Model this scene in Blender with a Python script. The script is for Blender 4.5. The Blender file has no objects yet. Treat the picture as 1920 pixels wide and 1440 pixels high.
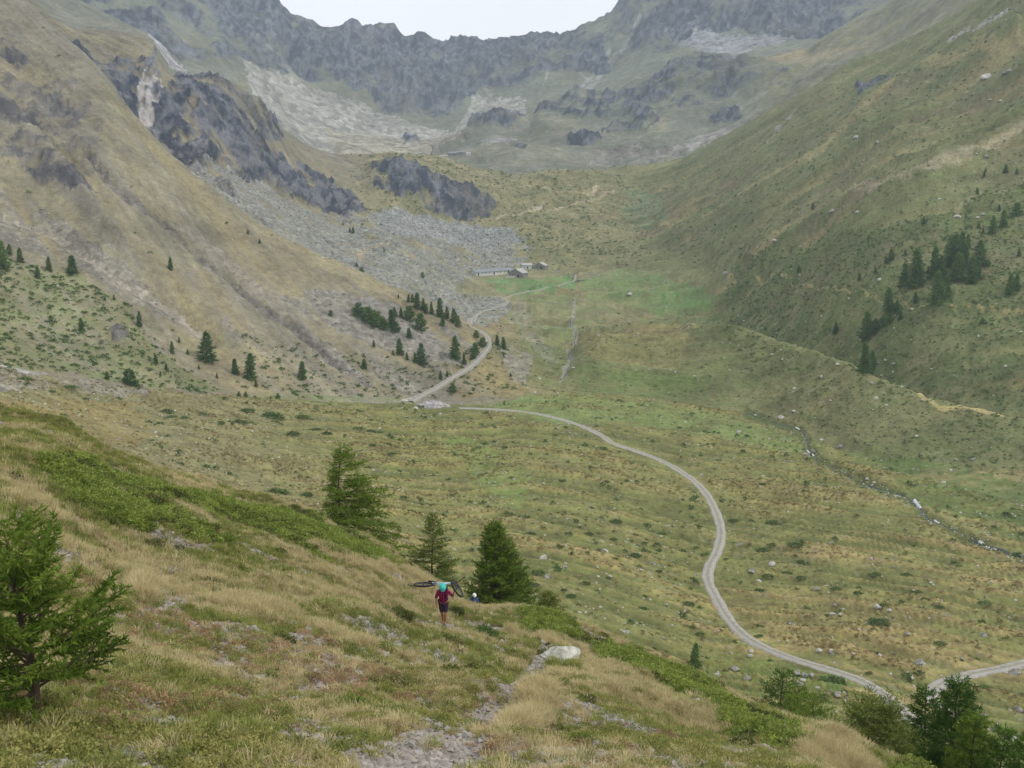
import bpy, bmesh, math, random
import numpy as np
from mathutils import Vector, Matrix, Euler

# ------------------------------------------------------------------ camera, sky, sun, exposure
SC = bpy.context.scene
COL = SC.collection
FPX = 1867.0
PITCH = math.radians(10.0)
cam_d = bpy.data.cameras.new('camera')
cam = bpy.data.objects.new('camera', cam_d)
COL.objects.link(cam)
cam.location = (0, 0, 0)
cam.rotation_euler = (math.radians(90) - PITCH, 0, 0)
cam_d.sensor_width = 36.0
cam_d.lens = FPX / 1920 * 36.0
cam_d.clip_start = 0.1
cam_d.clip_end = 20000
SC.camera = cam

W = bpy.data.worlds.new('World')
SC.world = W
W.use_nodes = True
SUN_EL, SUN_AZ = math.radians(44), math.radians(104)     # azimuth clockwise from the view direction
nt = W.node_tree
nt.nodes.clear()
wo = nt.nodes.new('ShaderNodeOutputWorld')
bg = nt.nodes.new('ShaderNodeBackground')
sky = nt.nodes.new('ShaderNodeTexSky')
sky.sky_type = 'NISHITA'
sky.sun_disc = False
sky.sun_elevation = SUN_EL
sky.sun_rotation = SUN_AZ
skm = nt.nodes.new('ShaderNodeVectorMath'); skm.operation = 'SCALE'
skm.inputs['Scale'].default_value = 0.10
mx = nt.nodes.new('ShaderNodeMix'); mx.data_type = 'RGBA'
cl = nt.nodes.new('ShaderNodeTexNoise'); cl.inputs['Scale'].default_value = 2.2; cl.inputs['Detail'].default_value = 5
cr = nt.nodes.new('ShaderNodeMapRange')
cr.inputs[1].default_value = 0.3; cr.inputs[2].default_value = 0.7
cr.inputs[3].default_value = 0.86; cr.inputs[4].default_value = 1.0
tc = nt.nodes.new('ShaderNodeTexCoord')
nt.links.new(tc.outputs['Generated'], cl.inputs['Vector'])
nt.links.new(cl.outputs[0], cr.inputs[0])
nt.links.new(cr.outputs[0], mx.inputs[0])
nt.links.new(sky.outputs[0], skm.inputs[0])
nt.links.new(skm.outputs[0], mx.inputs[6])
mx.inputs[7].default_value = (1.0, 1.0, 1.02, 1)
nt.links.new(mx.outputs[2], bg.inputs[0])
bg.inputs[1].default_value = 1.06
nt.links.new(bg.outputs[0], wo.inputs[0])

sd = bpy.data.lights.new('sun', 'SUN')
sd.energy = 1.5
sd.angle = math.radians(10)
sd.color = (1.0, 0.95, 0.87)
sun = bpy.data.objects.new('sun', sd)
COL.objects.link(sun)
dirv = Vector((math.sin(SUN_AZ) * math.cos(SUN_EL), math.cos(SUN_AZ) * math.cos(SUN_EL), math.sin(SUN_EL)))
sun.rotation_euler = dirv.to_track_quat('Z', 'Y').to_euler()

SC.view_settings.view_transform = 'Standard'
SC.view_settings.look = 'None'
SC.view_settings.gamma = 1.0
SC.view_settings.use_curve_mapping = False
SC.view_settings.exposure = 0.12
cy = SC.cycles
cy.max_bounces = 5
cy.diffuse_bounces = 2
cy.glossy_bounces = 1
cy.transmission_bounces = 2
cy.volume_bounces = 1
cy.transparent_max_bounces = 6

random.seed(4)
RNG = np.random.default_rng(7)

# ------------------------------------------------------------------ noise
_T = np.random.default_rng(11).random((256, 256)).astype(np.float32)

def vnoise(x, y, s=0):
    x = np.asarray(x, np.float32) + 37.7 * s + 1000.0
    y = np.asarray(y, np.float32) + 91.3 * s + 1000.0
    xi = np.floor(x); yi = np.floor(y)
    fx = x - xi; fy = y - yi
    xi = xi.astype(np.int64); yi = yi.astype(np.int64)
    # decorrelate far lattice cells
    k = ((xi >> 8) * 57 + (yi >> 8) * 131)
    fx = fx * fx * fx * (fx * (fx * 6 - 15) + 10)
    fy = fy * fy * fy * (fy * (fy * 6 - 15) + 10)
    a = _T[xi & 255, yi & 255]; b = _T[(xi + 1) & 255, yi & 255]
    c = _T[xi & 255, (yi + 1) & 255]; d = _T[(xi + 1) & 255, (yi + 1) & 255]
    return (a + (b - a) * fx) * (1 - fy) + (c + (d - c) * fx) * fy

def fbm(x, y, octv=4, s=0, gain=0.5):
    """roughly -1..1"""
    t = 0; a = 1.0; n = 0
    c, sn = math.cos(0.6), math.sin(0.6)
    for o in range(octv):
        t = t + a * (vnoise(x, y, s + o) * 2 - 1)
        n += a
        a *= gain
        x, y = (c * x - sn * y) * 2.03, (sn * x + c * y) * 2.03
    return t / n * 1.5

def ridged(x, y, octv=4, s=0, gain=0.55):
    """0..1, sharp crests"""
    t = 0; a = 1.0; n = 0
    c, sn = math.cos(0.5), math.sin(0.5)
    for o in range(octv):
        v = 1 - np.abs(vnoise(x, y, s + o) * 2 - 1)
        t = t + a * v * v
        n += a
        a *= gain
        x, y = (c * x - sn * y) * 2.1, (sn * x + c * y) * 2.1
    return t / n

def sstep(a, b, x):
    t = np.clip((x - a) / (b - a), 0, 1)
    return t * t * (3 - 2 * t)

# ------------------------------------------------------------------ terrain: profile lines surveyed along bearings
def ray(px, py):
    px = np.asarray(px, float); py = np.asarray(py, float)
    x = (px - 960) / FPX; v = (720 - py) / FPX
    dy = math.cos(PITCH) + v * math.sin(PITCH)
    dz = -math.sin(PITCH) + v * math.cos(PITCH)
    return np.arctan2(x, dy), dz / np.hypot(x, dy)

def project(X, Y, Z):
    d = Y * math.cos(PITCH) - Z * math.sin(PITCH)
    u = Y * math.sin(PITCH) + Z * math.cos(PITCH)
    d = np.maximum(d, 1e-3)
    return 960 + FPX * X / d, 720 - FPX * u / d

NA = 720
AZ = np.radians(np.linspace(-34, 34, NA))

def pchip1(x, y, q):
    x = np.asarray(x, float); y = np.asarray(y, float)
    h = np.diff(x); dl = np.diff(y) / h
    m = np.zeros_like(y)
    w1 = 2 * h[1:] + h[:-1]; w2 = h[1:] + 2 * h[:-1]
    with np.errstate(all='ignore'):
        mm = (w1 + w2) / (w1 / dl[:-1] + w2 / dl[1:])
    m[1:-1] = np.where(dl[:-1] * dl[1:] > 0, mm, 0)
    m[0], m[-1] = dl[0], dl[-1]
    q = np.clip(q, x[0], x[-1])
    i = np.clip(np.searchsorted(x, q) - 1, 0, len(h) - 1)
    t = (q - x[i]) / h[i]
    t2, t3 = t * t, t * t * t
    return (2*t3-3*t2+1)*y[i] + (t3-2*t2+t)*h[i]*m[i] + (-2*t3+3*t2)*y[i+1] + (t3-t2)*h[i]*m[i+1]

def gauss(a, sig):
    if sig <= 0: return a
    n = int(sig * 3) + 1
    k = np.exp(-0.5 * (np.arange(-n, n + 1) / sig) ** 2); k /= k.sum()
    return np.convolve(np.pad(a, n, mode='edge'), k, mode='valid')

def line(pts, se=2, sr=10):
    p = np.array(pts, float)
    az, e = ray(p[:, 0], p[:, 1])
    o = np.argsort(az)
    az, e, r = az[o], e[o], p[o, 2]
    E = pchip1(az, e, AZ); R = pchip1(az, r, AZ)
    return gauss(R, sr), gauss(E, se)

L = {}
L['B'] = line([(-200,1440,7),(0,1440,7),(400,1440,7.6),(960,1440,9),(1300,1440,11),(1500,1460,13),(1700,1520,15),(1920,1600,15),(2100,1680,15)])
L['C'] = line([(-200,1040,19),(0,1050,20),(240,1070,24),(480,1100,28),(720,1160,31),(830,1178,36),(960,1220,33),(1100,1260,31),(1340,1350,27),(1560,1410,24),(1700,1475,22),(1920,1560,20),(2100,1640,20)])
L['D'] = line([(-200,735,50),(0,770,50),(100,792,51),(200,850,52),(330,890,53),(450,928,54),(560,962,54),(640,1000,54),(720,1030,54),(770,1062,55),(800,1085,56),(850,1118,57),(890,1142,58),(985,1150,50),(1060,1170,46),(1200,1225,42),(1340,1290,37),(1450,1340,33),(1560,1372,30),(1700,1440,28),(1920,1540,26),(2100,1620,26)], 1)
rD, eD = L['D']
L['D2'] = (rD * 1.35, eD - 0.10)
L['E'] = line([(-200,740,222),(0,776,221),(200,858,215),(450,942,222),(720,1045,204),(880,1155,180),(1000,1168,178),(1200,1240,172),(1340,1305,166),(1560,1385,152),(1700,1450,146),(1920,1560,138),(2100,1620,136)])
L['F'] = line([(-200,670,290),(0,692,300),(240,730,320),(480,747,345),(760,756,366),(900,758,378),(1000,742,392),(1090,736,400),(1200,745,400),(1320,765,387),(1440,790,370),(1560,832,345),(1700,880,316),(1920,952,290),(2100,1010,270)])
L['G'] = line([(-200,-300,850),(0,-55,740),(100,55,640),(205,155,570),(265,235,535),(330,300,508),(400,355,498),(500,423,490),(640,492,481),(760,545,472),(870,600,460),(920,640,452),(1000,672,440),(1055,682,445),(1090,650,466),(1130,622,480),(1200,612,480),(1290,612,468),(1400,640,438),(1500,666,408),(1600,700,384),(1660,727,372),(1720,750,364),(1800,775,356),(1920,800,345),(2100,830,330)], 1, 8)
rG, eG = L['G']
g2r = line([(-200,0,920),(0,0,800),(205,0,640),(400,0,560),(640,0,530),(760,0,525),(920,0,545),(1050,0,540),(1200,0,545),(1440,0,490),(1680,0,408),(1920,0,368),(2100,0,350)])[0]
e2t = line([(-200,-290,1),(0,-40,1),(205,175,1),(400,372,1),(640,508,1),(760,556,1),(870,602,1),(920,602,1),(1000,612,1),(1050,615,1),(1100,612,1),(1200,630,1),(1290,640,1),(1440,694,1),(1600,744,1),(1680,764,1),(1760,780,1),(1920,812,1),(2100,838,1)], 3)[1]
L['G2'] = (g2r, e2t)
L['I'] = line([(-200,-250,980),(0,-20,860),(205,190,660),(290,290,650),(400,352,580),(480,385,600),(560,425,640),(640,462,680),(760,470,720),(850,500,790),(900,512,830),(1000,506,860),(1080,515,840),(1200,510,800),(1300,505,770),(1440,480,640),(1560,530,520),(1680,560,460),(1920,620,420),(2100,660,400)], 2, 14)
L['H'] = line([(-200,-200,1050),(0,-10,900),(110,70,760),(205,172,700),(290,270,700),(370,292,690),(440,325,720),(480,342,740),(560,378,800),(640,400,860),(760,398,930),(850,415,980),(900,415,1000),(1000,402,1030),(1100,410,1040),(1200,430,1000),(1300,400,950),(1440,330,880),(1560,280,820),(1680,250,720),(1920,300,600),(2100,320,560)], 2, 14)
L['H2'] = line([(-200,-250,1150),(0,-50,960),(110,40,820),(205,100,770),(260,110,765),(290,112,765),(340,165,760),(390,180,765),(440,215,790),(480,245,830),(525,290,880),(600,340,900),(680,345,960),(700,325,980),(760,320,985),(830,330,1010),(870,345,1020),(920,360,1040),(1000,372,1080),(1100,370,1100),(1200,385,1080),(1300,350,1040),(1440,265,1010),(1560,205,980),(1680,165,900),(1920,60,780),(2100,0,700)], 2, 10)
L['S'] = line([(-200,-300,1250),(0,-100,1020),(110,52,900),(150,56,890),(240,64,870),(285,82,860),(300,125,850),(330,152,850),(390,150,850),(440,158,880),(480,190,920),(525,235,980),(560,270,1030),(600,286,1060),(640,292,1080),(700,292,1090),(760,288,1100),(840,300,1110),(900,322,1130),(960,333,1150),(1050,325,1170),(1180,320,1200),(1250,308,1200),(1350,262,1200),(1440,212,1200),(1513,172,1200),(1580,140,1190),(1650,106,1180),(1750,55,1120),(1840,0,1080),(1920,-60,1040),(2100,-200,1000)], 1, 10)
rS, eS = L['S']
L['S2'] = (rS * 1.08 + 20, line([(-200,-290,1),(0,-80,1),(110,40,1),(285,92,1),(330,158,1),(390,160,1),(525,240,1),(600,288,1),(640,291,1),(900,316,1),(1180,312,1),(1250,305,1),(1350,266,1),(1440,219,1),(1580,147,1),(1650,113,1),(1750,62,1),(1840,8,1),(2100,-190,1)], 2)[1])
L['T'] = line([(-200,-320,1900),(0,-120,1800),(110,10,1750),(285,90,1700),(340,142,1700),(450,200,1800),(525,232,1850),(600,260,1900),(700,274,1920),(800,264,1950),(850,248,1950),(890,228,1820),(940,222,1800),(990,223,1800),(1012,204,1790),(1050,196,1780),(1085,180,1780),(1130,181,1780),(1180,156,1780),(1230,136,1780),(1290,112,1780),(1350,105,1780),(1400,103,1780),(1500,104,1750),(1560,66,1720),(1620,32,1700),(1676,3,1700),(1760,-50,1680),(1920,-170,1650),(2100,-320,1600)], 1, 10)
rT, eT = L['T']
L['T2'] = (rT + 70, eT - 0.012)
L['U'] = line([(-200,-420,2200),(0,-200,2100),(150,0,2050),(290,50,2000),(360,120,1950),(450,150,2020),(525,180,2080),(600,205,2150),(700,225,2200),(800,228,2250),(880,212,2300),(950,195,2320),(1050,170,2320),(1130,150,2300),(1200,118,2300),(1300,88,2250),(1440,75,2200),(1560,60,2200),(1680,0,2200),(1920,-260,2200),(2100,-420,2200)], 3, 10)
L['V'] = line([(-200,-520,2500),(0,-330,2500),(200,-190,2500),(350,-100,2520),(430,-40,2540),(470,-3,2550),(485,6,2550),(500,13,2550),(520,20,2560),(535,30,2560),(548,36,2560),(565,32,2560),(590,41,2570),(610,49,2570),(650,51,2580),(668,56,2580),(680,59,2580),(695,51,2590),(715,47,2590),(735,45,2600),(745,54,2600),(760,67,2600),(775,71,2610),(783,62,2610),(800,65,2610),(815,74,2620),(832,78,2620),(850,79,2620),(870,73,2630),(885,70,2630),(900,77,2640),(925,83,2640),(960,77,2640),(985,70,2640),(1010,66,2640),(1028,68,2640),(1040,71,2640),(1062,68,2640),(1090,55,2640),(1120,38,2640),(1145,24,2640),(1158,4,2640),(1175,-14,2640),(1240,-60,2650),(1330,-100,2650),(1450,-100,2650),(1560,-60,2650),(1640,-16,2650),(1660,2,2650),(1675,14,2650),(1700,28,2650),(1800,-30,2650),(2100,-300,2650)], 0.6, 10)
rV, eV = L['V']
L['W'] = (rV + 900, eV - 0.28)
az0 = AZ
L['A'] = (np.full(NA, 1.2), np.full(NA, -1.62 / 1.2) + 0.30 * 0)
names = ['A','B','C','D','D2','E','F','G','G2','I','H','H2','S','S2','T','T2','U','V','W']
nrow  = [ 26, 170,170, 24, 34, 210, 190, 20, 60, 70, 80, 75, 12, 90, 10, 50, 80, 8]
Rk = np.array([L[n][0] for n in names]); Ek = np.array([L[n][1] for n in names])
for k in range(1, len(names)):
    Rk[k] = np.maximum(Rk[k], Rk[k-1] * 1.005 + 0.5)
Zk = Ek * Rk
h = np.diff(Rk, axis=0); dl = np.diff(Zk, axis=0) / h
M = np.zeros_like(Zk)
w1 = 2 * h[1:] + h[:-1]; w2 = h[1:] + 2 * h[:-1]
with np.errstate(all='ignore'):
    mm = (w1 + w2) / (w1 / dl[:-1] + w2 / dl[1:])
M[1:-1] = np.where(dl[:-1] * dl[1:] > 0, mm, 0.25 * (dl[:-1] + dl[1:]))
M[0], M[-1] = dl[0], dl[-1]
M = np.array([gauss(m_, 5) for m_ in M])
rows_r, rows_z, SEG, TT = [], [], [], []
for k, n in enumerate(nrow):
    for j in range(n + (1 if k == len(nrow) - 1 else 0)):
        t = j / n
        r = Rk[k] * (Rk[k+1] / Rk[k]) ** t
        u = (r - Rk[k]) / h[k]
        u2, u3 = u * u, u * u * u
        z = (2*u3-3*u2+1)*Zk[k] + (u3-2*u2+u)*h[k]*M[k] + (-2*u3+3*u2)*Zk[k+1] + (u3-u2)*h[k]*M[k+1]
        rows_r.append(r); rows_z.append(z); SEG.append(k); TT.append(t)
Rg = np.array(rows_r); Zg = np.array(rows_z)
SEG = np.array(SEG)[:, None]; TT = np.array(TT)[:, None]
SG = SEG + TT                                     # continuous profile index
NR = Rg.shape[0]
X = Rg * np.sin(AZ)[None, :]; Y = Rg * np.cos(AZ)[None, :]
PX0, PY0 = project(X, Y, Zg)                      # where the bare surface sits, used only to survey landmarks
ROW = {n: int(sum(nrow[:k])) for k, n in enumerate(names)}

def poly(pts, k0, k1, rag=0.0, soft=0.0, s=3):
    """mask of a surveyed patch of ground between profile lines k0..k1, with a ragged natural edge"""
    a, b = ROW[k0], ROW[k1] + 1
    px, py = PX0[a:b], PY0[a:b]
    if rag:
        f = 1.0 / (rag * 3.0)
        px = px + rag * fbm(px * f, py * f, 5, s, 0.65); py = py + rag * 0.7 * fbm(px * f, py * f, 5, s + 9, 0.65)
    ins = np.zeros(px.shape, bool)
    n = len(pts)
    for i in range(n):
        x1, y1 = pts[i]; x2, y2 = pts[(i + 1) % n]
        if y1 == y2: continue
        c = ((y1 > py) != (y2 > py)) & (px < (x2 - x1) * (py - y1) / (y2 - y1) + x1)
        ins ^= c
    m = np.zeros(Rg.shape, np.float32)
    m[a:b] = ins
    return m

def stroke(pts, wid, k0, k1, rag=0.0, s=3):
    """soft mask along a surveyed polyline; wid in the same survey units"""
    a, b = ROW[k0], ROW[k1] + 1
    px, py = PX0[a:b], PY0[a:b]
    if rag:
        f = 1.0 / (rag * 3.0)
        px = px + rag * fbm(px * f, py * f, 4, s, 0.6); py = py + rag * 0.7 * fbm(px * f, py * f, 4, s + 9, 0.6)
    best = np.full(px.shape, 9.0)
    for i in range(len(pts) - 1):
        x1, y1 = pts[i][:2]; x2, y2 = pts[i+1][:2]
        w1 = pts[i][2] if len(pts[i]) > 2 else wid; w2 = pts[i+1][2] if len(pts[i+1]) > 2 else wid
        dx, dy = x2 - x1, y2 - y1
        t = np.clip(((px - x1) * dx + (py - y1) * dy) / (dx * dx + dy * dy), 0, 1)
        d = np.hypot(px - x1 - t * dx, py - y1 - t * dy) / (w1 + (w2 - w1) * t)
        best = np.minimum(best, d)
    m = np.zeros(Rg.shape, np.float32)
    m[a:b] = sstep(1.25, 0.7, best)
    return m
# ------------------------------------------------------------------ terrain: ground types
def lin(c, k=1.0):
    c = np.array(c, float) / 255.0
    return np.where(c <= 0.04045, c / 12.92, ((c + 0.055) / 1.055) ** 2.4) * k

ROCKP = [
    ([(120,75),(200,122),(290,98),(305,150),(330,158),(390,150),(440,160),(480,192),(528,240),(532,268),(470,246),(425,226),(500,272),(570,312),(650,350),(690,400),(640,408),(560,378),(500,345),(460,342),(410,300),(372,338),(330,322),(290,292),(230,242),(205,192),(180,160),(140,110)], 'G2', 'S2', 7, 1.0),
    ([(0,228),(70,232),(110,290),(150,330),(182,358),(150,368),(100,345),(50,325),(30,300),(-60,285),(-60,225)], 'F', 'G2', 8, 1.0),
    ([(-60,165),(0,178),(40,200),(125,262),(60,238),(-60,220)], 'F', 'G2', 7, 1.0),
    ([(90,150),(150,215),(158,238),(100,214),(55,172)], 'F', 'G2', 8, 0.95),
    ([(-60,60),(10,70),(70,120),(60,140),(0,110),(-60,100)], 'F', 'G2', 8, 0.95),
    ([(696,312),(750,298),(800,313),(830,338),(870,343),(912,364),(932,386),(915,406),(880,420),(840,406),(800,392),(786,362),(740,372),(700,346)], 'H', 'S', 5, 1.0),
    ([(640,312),(680,320),(690,340),(650,345)], 'H', 'S', 5, 0.7),
    ([(-400,-700),(2300,-700),(2300,60),(1670,45),(1600,80),(1480,62),(1300,48),(1250,98),(1170,92),(1130,138),(1050,128),(1000,152),(900,165),(850,205),(760,212),(700,192),(620,150),(520,128),(450,105),(360,118),(300,80),(240,72),(110,64),(-300,10)], 'T2', 'W', 14, 0.97),
    ([(700,120),(800,150),(870,200),(840,222),(770,215),(720,200),(690,160)], 'T2', 'V', 8, 0.9),
    ([(1045,185),(1080,178),(1130,178),(1180,152),(1230,132),(1300,106),(1400,100),(1430,130),(1400,160),(1330,190),(1250,205),(1225,242),(1140,247),(1120,240),(1190,212),(1080,218),(1000,214),(1012,200)], 'S2', 'T2', 9, 0.9),
    ([(890,226),(940,218),(990,222),(970,238),(905,246),(870,244)], 'S2', 'T2', 4, 0.9),
    ([(758,262),(775,255),(788,264),(784,276),(758,276)], 'S2', 'T2', 2, 1.0),
    ([(952,274),(975,268),(988,276),(955,280)], 'S2', 'T2', 2, 1.0),
    ([(1062,256),(1120,254),(1130,262),(1100,272),(1068,272)], 'S2', 'T2', 3, 1.0),
    ([(1325,205),(1385,192),(1392,212),(1345,224)], 'S2', 'T2', 5, 0.9),
    ([(1400,130),(1520,140),(1500,165),(1420,175)], 'S2', 'T2', 9, 0.6),
    ([(1600,172),(1640,152),(1680,150),(1676,178),(1620,196)], 'H2', 'S2', 5, 0.9),
    ([(1560,90),(1640,60),(1630,75),(1560,105)], 'S2', 'T2', 5, 0.6),
    ([(206,632),(225,625),(246,640),(235,655),(212,652)], 'F', 'G', 3, 0.9),
    ([(-60,40),(60,60),(130,130),(200,230),(190,330),(90,330),(-60,300)], 'F', 'G2', 10, 0.45),
    ([(400,345),(425,350),(440,372),(412,366)], 'I', 'H2', 4, 0.6),
]
ROADS = [([(1730,1372),(1705,1345),(1672,1314),(1640,1290),(1600,1271),(1550,1254),(1500,1240),(1450,1222),(1400,1196),(1365,1160),(1342,1120),(1327,1088),(1330,1062),(1345,1033),(1352,1000),(1346,970),(1330,935),(1305,905),(1270,880),(1230,860),(1190,845),(1150,832),(1125,815),(1080,795),(1030,781),(980,772),(915,767),(860,765)], 26, 8, 'E', 'F'),
         ([(1980,1228),(1920,1243),(1870,1256),(1820,1265),(1780,1276),(1755,1287),(1742,1301),(1746,1316),(1768,1334),(1800,1352)], 26, 26, 'E', 'F'),
         ([(770,754),(790,742),(820,727),(850,708),(880,690),(903,668),(915,651),(914,637),(900,623),(885,613),(881,603),(892,592),(922,579),(945,572),(952,566),(944,559)], 12, 6, 'F', 'I'),
         ([(944,559),(975,550),(1020,541),(1060,531),(1078,526),(1074,520),(1040,519),(1005,518),(975,520)], 4, 4, 'F', 'I')]
BROOKS = [([(1400,775),(1450,792),(1500,806),(1514,832),(1528,858),(1566,880),(1620,905),(1680,925),(1714,944),(1735,970),(1790,996),(1850,1026),(1900,1042),(1980,1070)], 9, 'E', 'G', 1.0),
          ([(1076,590),(1070,606),(1080,622),(1077,642),(1066,660),(1071,680),(1062,698),(1050,714)], 5, 'F', 'H', 0.5)]
rock = np.zeros(Rg.shape, np.float32)
pn = fbm(X / 45, Y / 45, 5, 21, 0.6)
pn2 = fbm(X / 14, Y / 14, 4, 25, 0.6)
pn3 = fbm(X / 5, Y / 5, 4, 23, 0.65)
pnW = fbm(X / 120, Y / 200, 4, 27, 0.6)
for p, a, b, rg, st in ROCKP:
    m = poly(p, a, b, rg, s=int(rg * 3))
    far = b in ('W', 'V', 'T2')
    n = 0.6 * pn + 0.75 * pn2 + (0.55 * fbm(X / 4.5, Y / 4.5, 4, 29, 0.65) if b == 'G2' else 0.35 * pn3 if b == 'S2' else 0)
    if b == 'W': n = 0.75 * pnW + 0.55 * pn + 0.2 * pn2
    m = m * (sstep(-0.55 if st == 0.97 else -0.7 if st > 0.95 else -0.3 + (0.9 - st), (-0.1 if st == 0.97 else -0.22) if st > 0.95 else 0.2 + (0.9 - st), n) if not rg <= 4 else 1.0) * min(1, st + 0.2)
    rock = np.maximum(rock, m)
rock = rock.astype(np.float32)

SCREEP = [  # polygon, lines, ragged, colour (surface seen in the photo), strength
    ([(452,108),(560,150),(640,180),(720,212),(800,236),(880,250),(820,276),(640,290),(520,250),(470,170)], 'S2', 'V', 7, (152,150,142), 0.92),
    ([(600,235),(760,262),(860,252),(870,262),(780,290),(640,288)], 'S2', 'T2', 7, (150,144,128), 0.86),
    ([(885,172),(930,185),(985,180),(992,218),(900,236),(850,246),(880,214)], 'S2', 'V', 6, (154,152,144), 0.9),
    ([(1235,52),(1300,26),(1345,60),(1400,68),(1500,46),(1490,70),(1400,102),(1330,102),(1270,80)], 'S2', 'V', 8, (142,143,146), 0.9),
    ([(262,30),(292,40),(312,98),(368,148),(318,142),(292,92)], 'H2', 'V', 4, (160,158,160), 0.95),
    ([(900,262),(960,250),(990,258),(950,272)], 'S2', 'T2', 4, (150,146,148), 0.8),
    ([(1280,270),(1340,240),(1420,215),(1400,245),(1320,275),(1250,290)], 'S2', 'T2', 5, (142,138,134), 0.8),
    ([(1130,280),(1250,285),(1240,305),(1100,312)], 'S2', 'T2', 7, (140,136,130), 0.6),
    ([(375,285),(470,340),(560,385),(650,408),(760,398),(860,418),(960,430),(1000,470),(960,500),(880,515),(860,540),(930,560),(960,575),(890,620),(700,545),(560,470),(420,400),(350,330)], 'G', 'H2', 15, (136,138,132), 0.84),
    ([(700,400),(740,385),(800,405),(860,420),(960,430),(980,455),(900,470),(820,450),(740,440)], 'G2', 'H2', 7, (140,143,142), 0.85),
    ([(600,545),(740,570),(860,625),(905,660),(870,690),(760,660),(680,640),(600,610),(520,560)], 'F', 'G2', 9, (130,127,120), 0.8),
    ([(560,610),(620,650),(700,720),(690,728),(610,680),(540,620)], 'F', 'G2', 5, (136,132,124), 0.8),
    ([(690,670),(780,720),(840,745),(760,740),(690,700)], 'F', 'G2', 5, (146,140,130), 0.5),
    ([(420,590),(520,640),(470,620),(520,680),(420,640)], 'F', 'G2', 6, (136,130,118), 0.6),
    ([(-60,330),(60,380),(200,470),(330,580),(420,660),(380,640),(240,560),(140,500),(-60,440)], 'F', 'G2', 10, (128,124,115), 0.8),
    ([(-60,690),(60,698),(140,715),(300,742),(240,745),(100,735),(-60,735)], 'E', 'G', 5, (138,134,128), 0.65),
    ([(-60,680),(30,688),(90,702),(40,700),(-60,692)], 'E', 'G', 3, (176,172,168), 0.9),
    ([(930,640),(1000,672),(985,725),(960,710),(940,670)], 'F', 'G2', 5, (144,138,130), 0.6),
    ([(740,753),(800,735),(790,752),(700,756)], 'E', 'G', 2, (158,152,145), 0.9),
    ([(780,756),(820,753),(850,762),(790,765)], 'E', 'G', 2, (160,156,156), 0.9),
    ([(290,400),(420,475),(520,560),(640,690),(600,680),(500,570),(400,480)], 'F', 'G2', 8, (138,131,122), 0.5),
    ([(970,545),(990,585),(1010,620),(1050,690),(1030,700),(990,640),(955,600)], 'F', 'I', 5, (146,142,132), 0.4),
]
GREENP = [
    ([(905,520),(985,522),(1080,524),(1080,540),(1010,545),(985,560),(940,548)], 'G2', 'H', 4, (96,138,80), 0.7),
    ([(1095,530),(1160,512),(1240,520),(1345,545),(1340,580),(1250,592),(1180,580),(1100,560)], 'G2', 'H', 9, (104,136,80), 0.55),
    ([(1200,540),(1345,545),(1340,582),(1290,588)], 'G2', 'I', 6, (98,132,78), 0.45),
    ([(1000,560),(1080,545),(1140,580),(1100,620),(1060,640),(1050,700),(1030,695),(990,650),(960,600),(970,570)], 'F', 'I', 9, (112,128,84), 0.45),
    ([(1060,690),(1140,700),(1330,720),(1330,755),(1200,745),(1090,735)], 'F', 'G', 7, (100,118,66), 0.6),
    ([(880,750),(1050,735),(1320,770),(1560,840),(1500,850),(1250,800),(1000,790)], 'E', 'F', 9, (122,140,86), 0.6),
    ([(810,810),(900,830),(1000,890),(980,960),(930,930),(850,860)], 'E', 'F', 12, (112,132,74), 0.55),
    ([(-60,470),(60,500),(140,510),(230,570),(300,660),(430,740),(300,735),(150,700),(-60,680)], 'F', 'G', 14, (118,125,78), 0.65),
    ([(500,735),(800,748),(780,756),(400,750)], 'E', 'G', 5, (112,124,80), 0.5),
    ([(1380,505),(1500,470),(1700,420),(2100,280),(2100,900),(1900,790),(1700,730),(1500,660),(1330,610)], 'G', 'H', 16, (88,100,60), 0.75),
    ([(1560,835),(1640,880),(1760,960),(1900,1010),(2100,1100),(2100,960),(1920,905),(1700,860)], 'E', 'G', 12, (92,112,60), 0.6),
    ([(1380,1230),(1500,1250),(1560,1300),(1480,1320),(1340,1290),(1300,1240)], 'D2', 'F', 9, (114,130,70), 0.6),
    ([(1530,1270),(1580,1260),(1600,1290),(1560,1300)], 'E', 'F', 5, (100,122,66), 0.9),
    ([(1180,350),(1240,370),(1260,430),(1210,440),(1160,400)], 'H', 'S', 8, (112,130,98), 0.6),
]
TANP = [
    ([(1100,625),(1200,610),(1300,612),(1300,650),(1250,700),(1120,690),(1080,650)], 'F', 'G2', 22, (140,128,88), 0.42),
    ([(560,440),(640,490),(760,550),(700,550),(560,480),(440,400)], 'F', 'G', 8, (150,141,112), 0.5),
    ([(640,560),(760,660),(820,705),(760,690),(620,620),(520,540)], 'F', 'G', 5, (152,142,110), 0.5),
    ([(860,600),(930,560),(960,590),(900,650),(860,640)], 'F', 'G2', 6, (156,140,100), 0.4),
    ([(840,690),(920,660),(990,740),(860,750)], 'F', 'G', 8, (150,134,94), 0.5),
    ([(1290,1120),(1450,1100),(1700,1150),(1920,1230),(1920,1290),(1700,1260),(1500,1220),(1360,1160)], 'E', 'F', 14, (148,132,94), 0.35),
    ([(-50,745),(250,760),(300,820),(200,850),(-50,770)], 'D2', 'F', 9, (140,124,82), 0.6),
    ([(1500,100),(1640,70),(1500,130),(1380,110)], 'H2', 'T2', 6, (160,140,108), 0.5),
]
fade = lambda a, b, v: sstep(a, b, v)
C = np.zeros(Rg.shape + (3,), np.float32)
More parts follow.
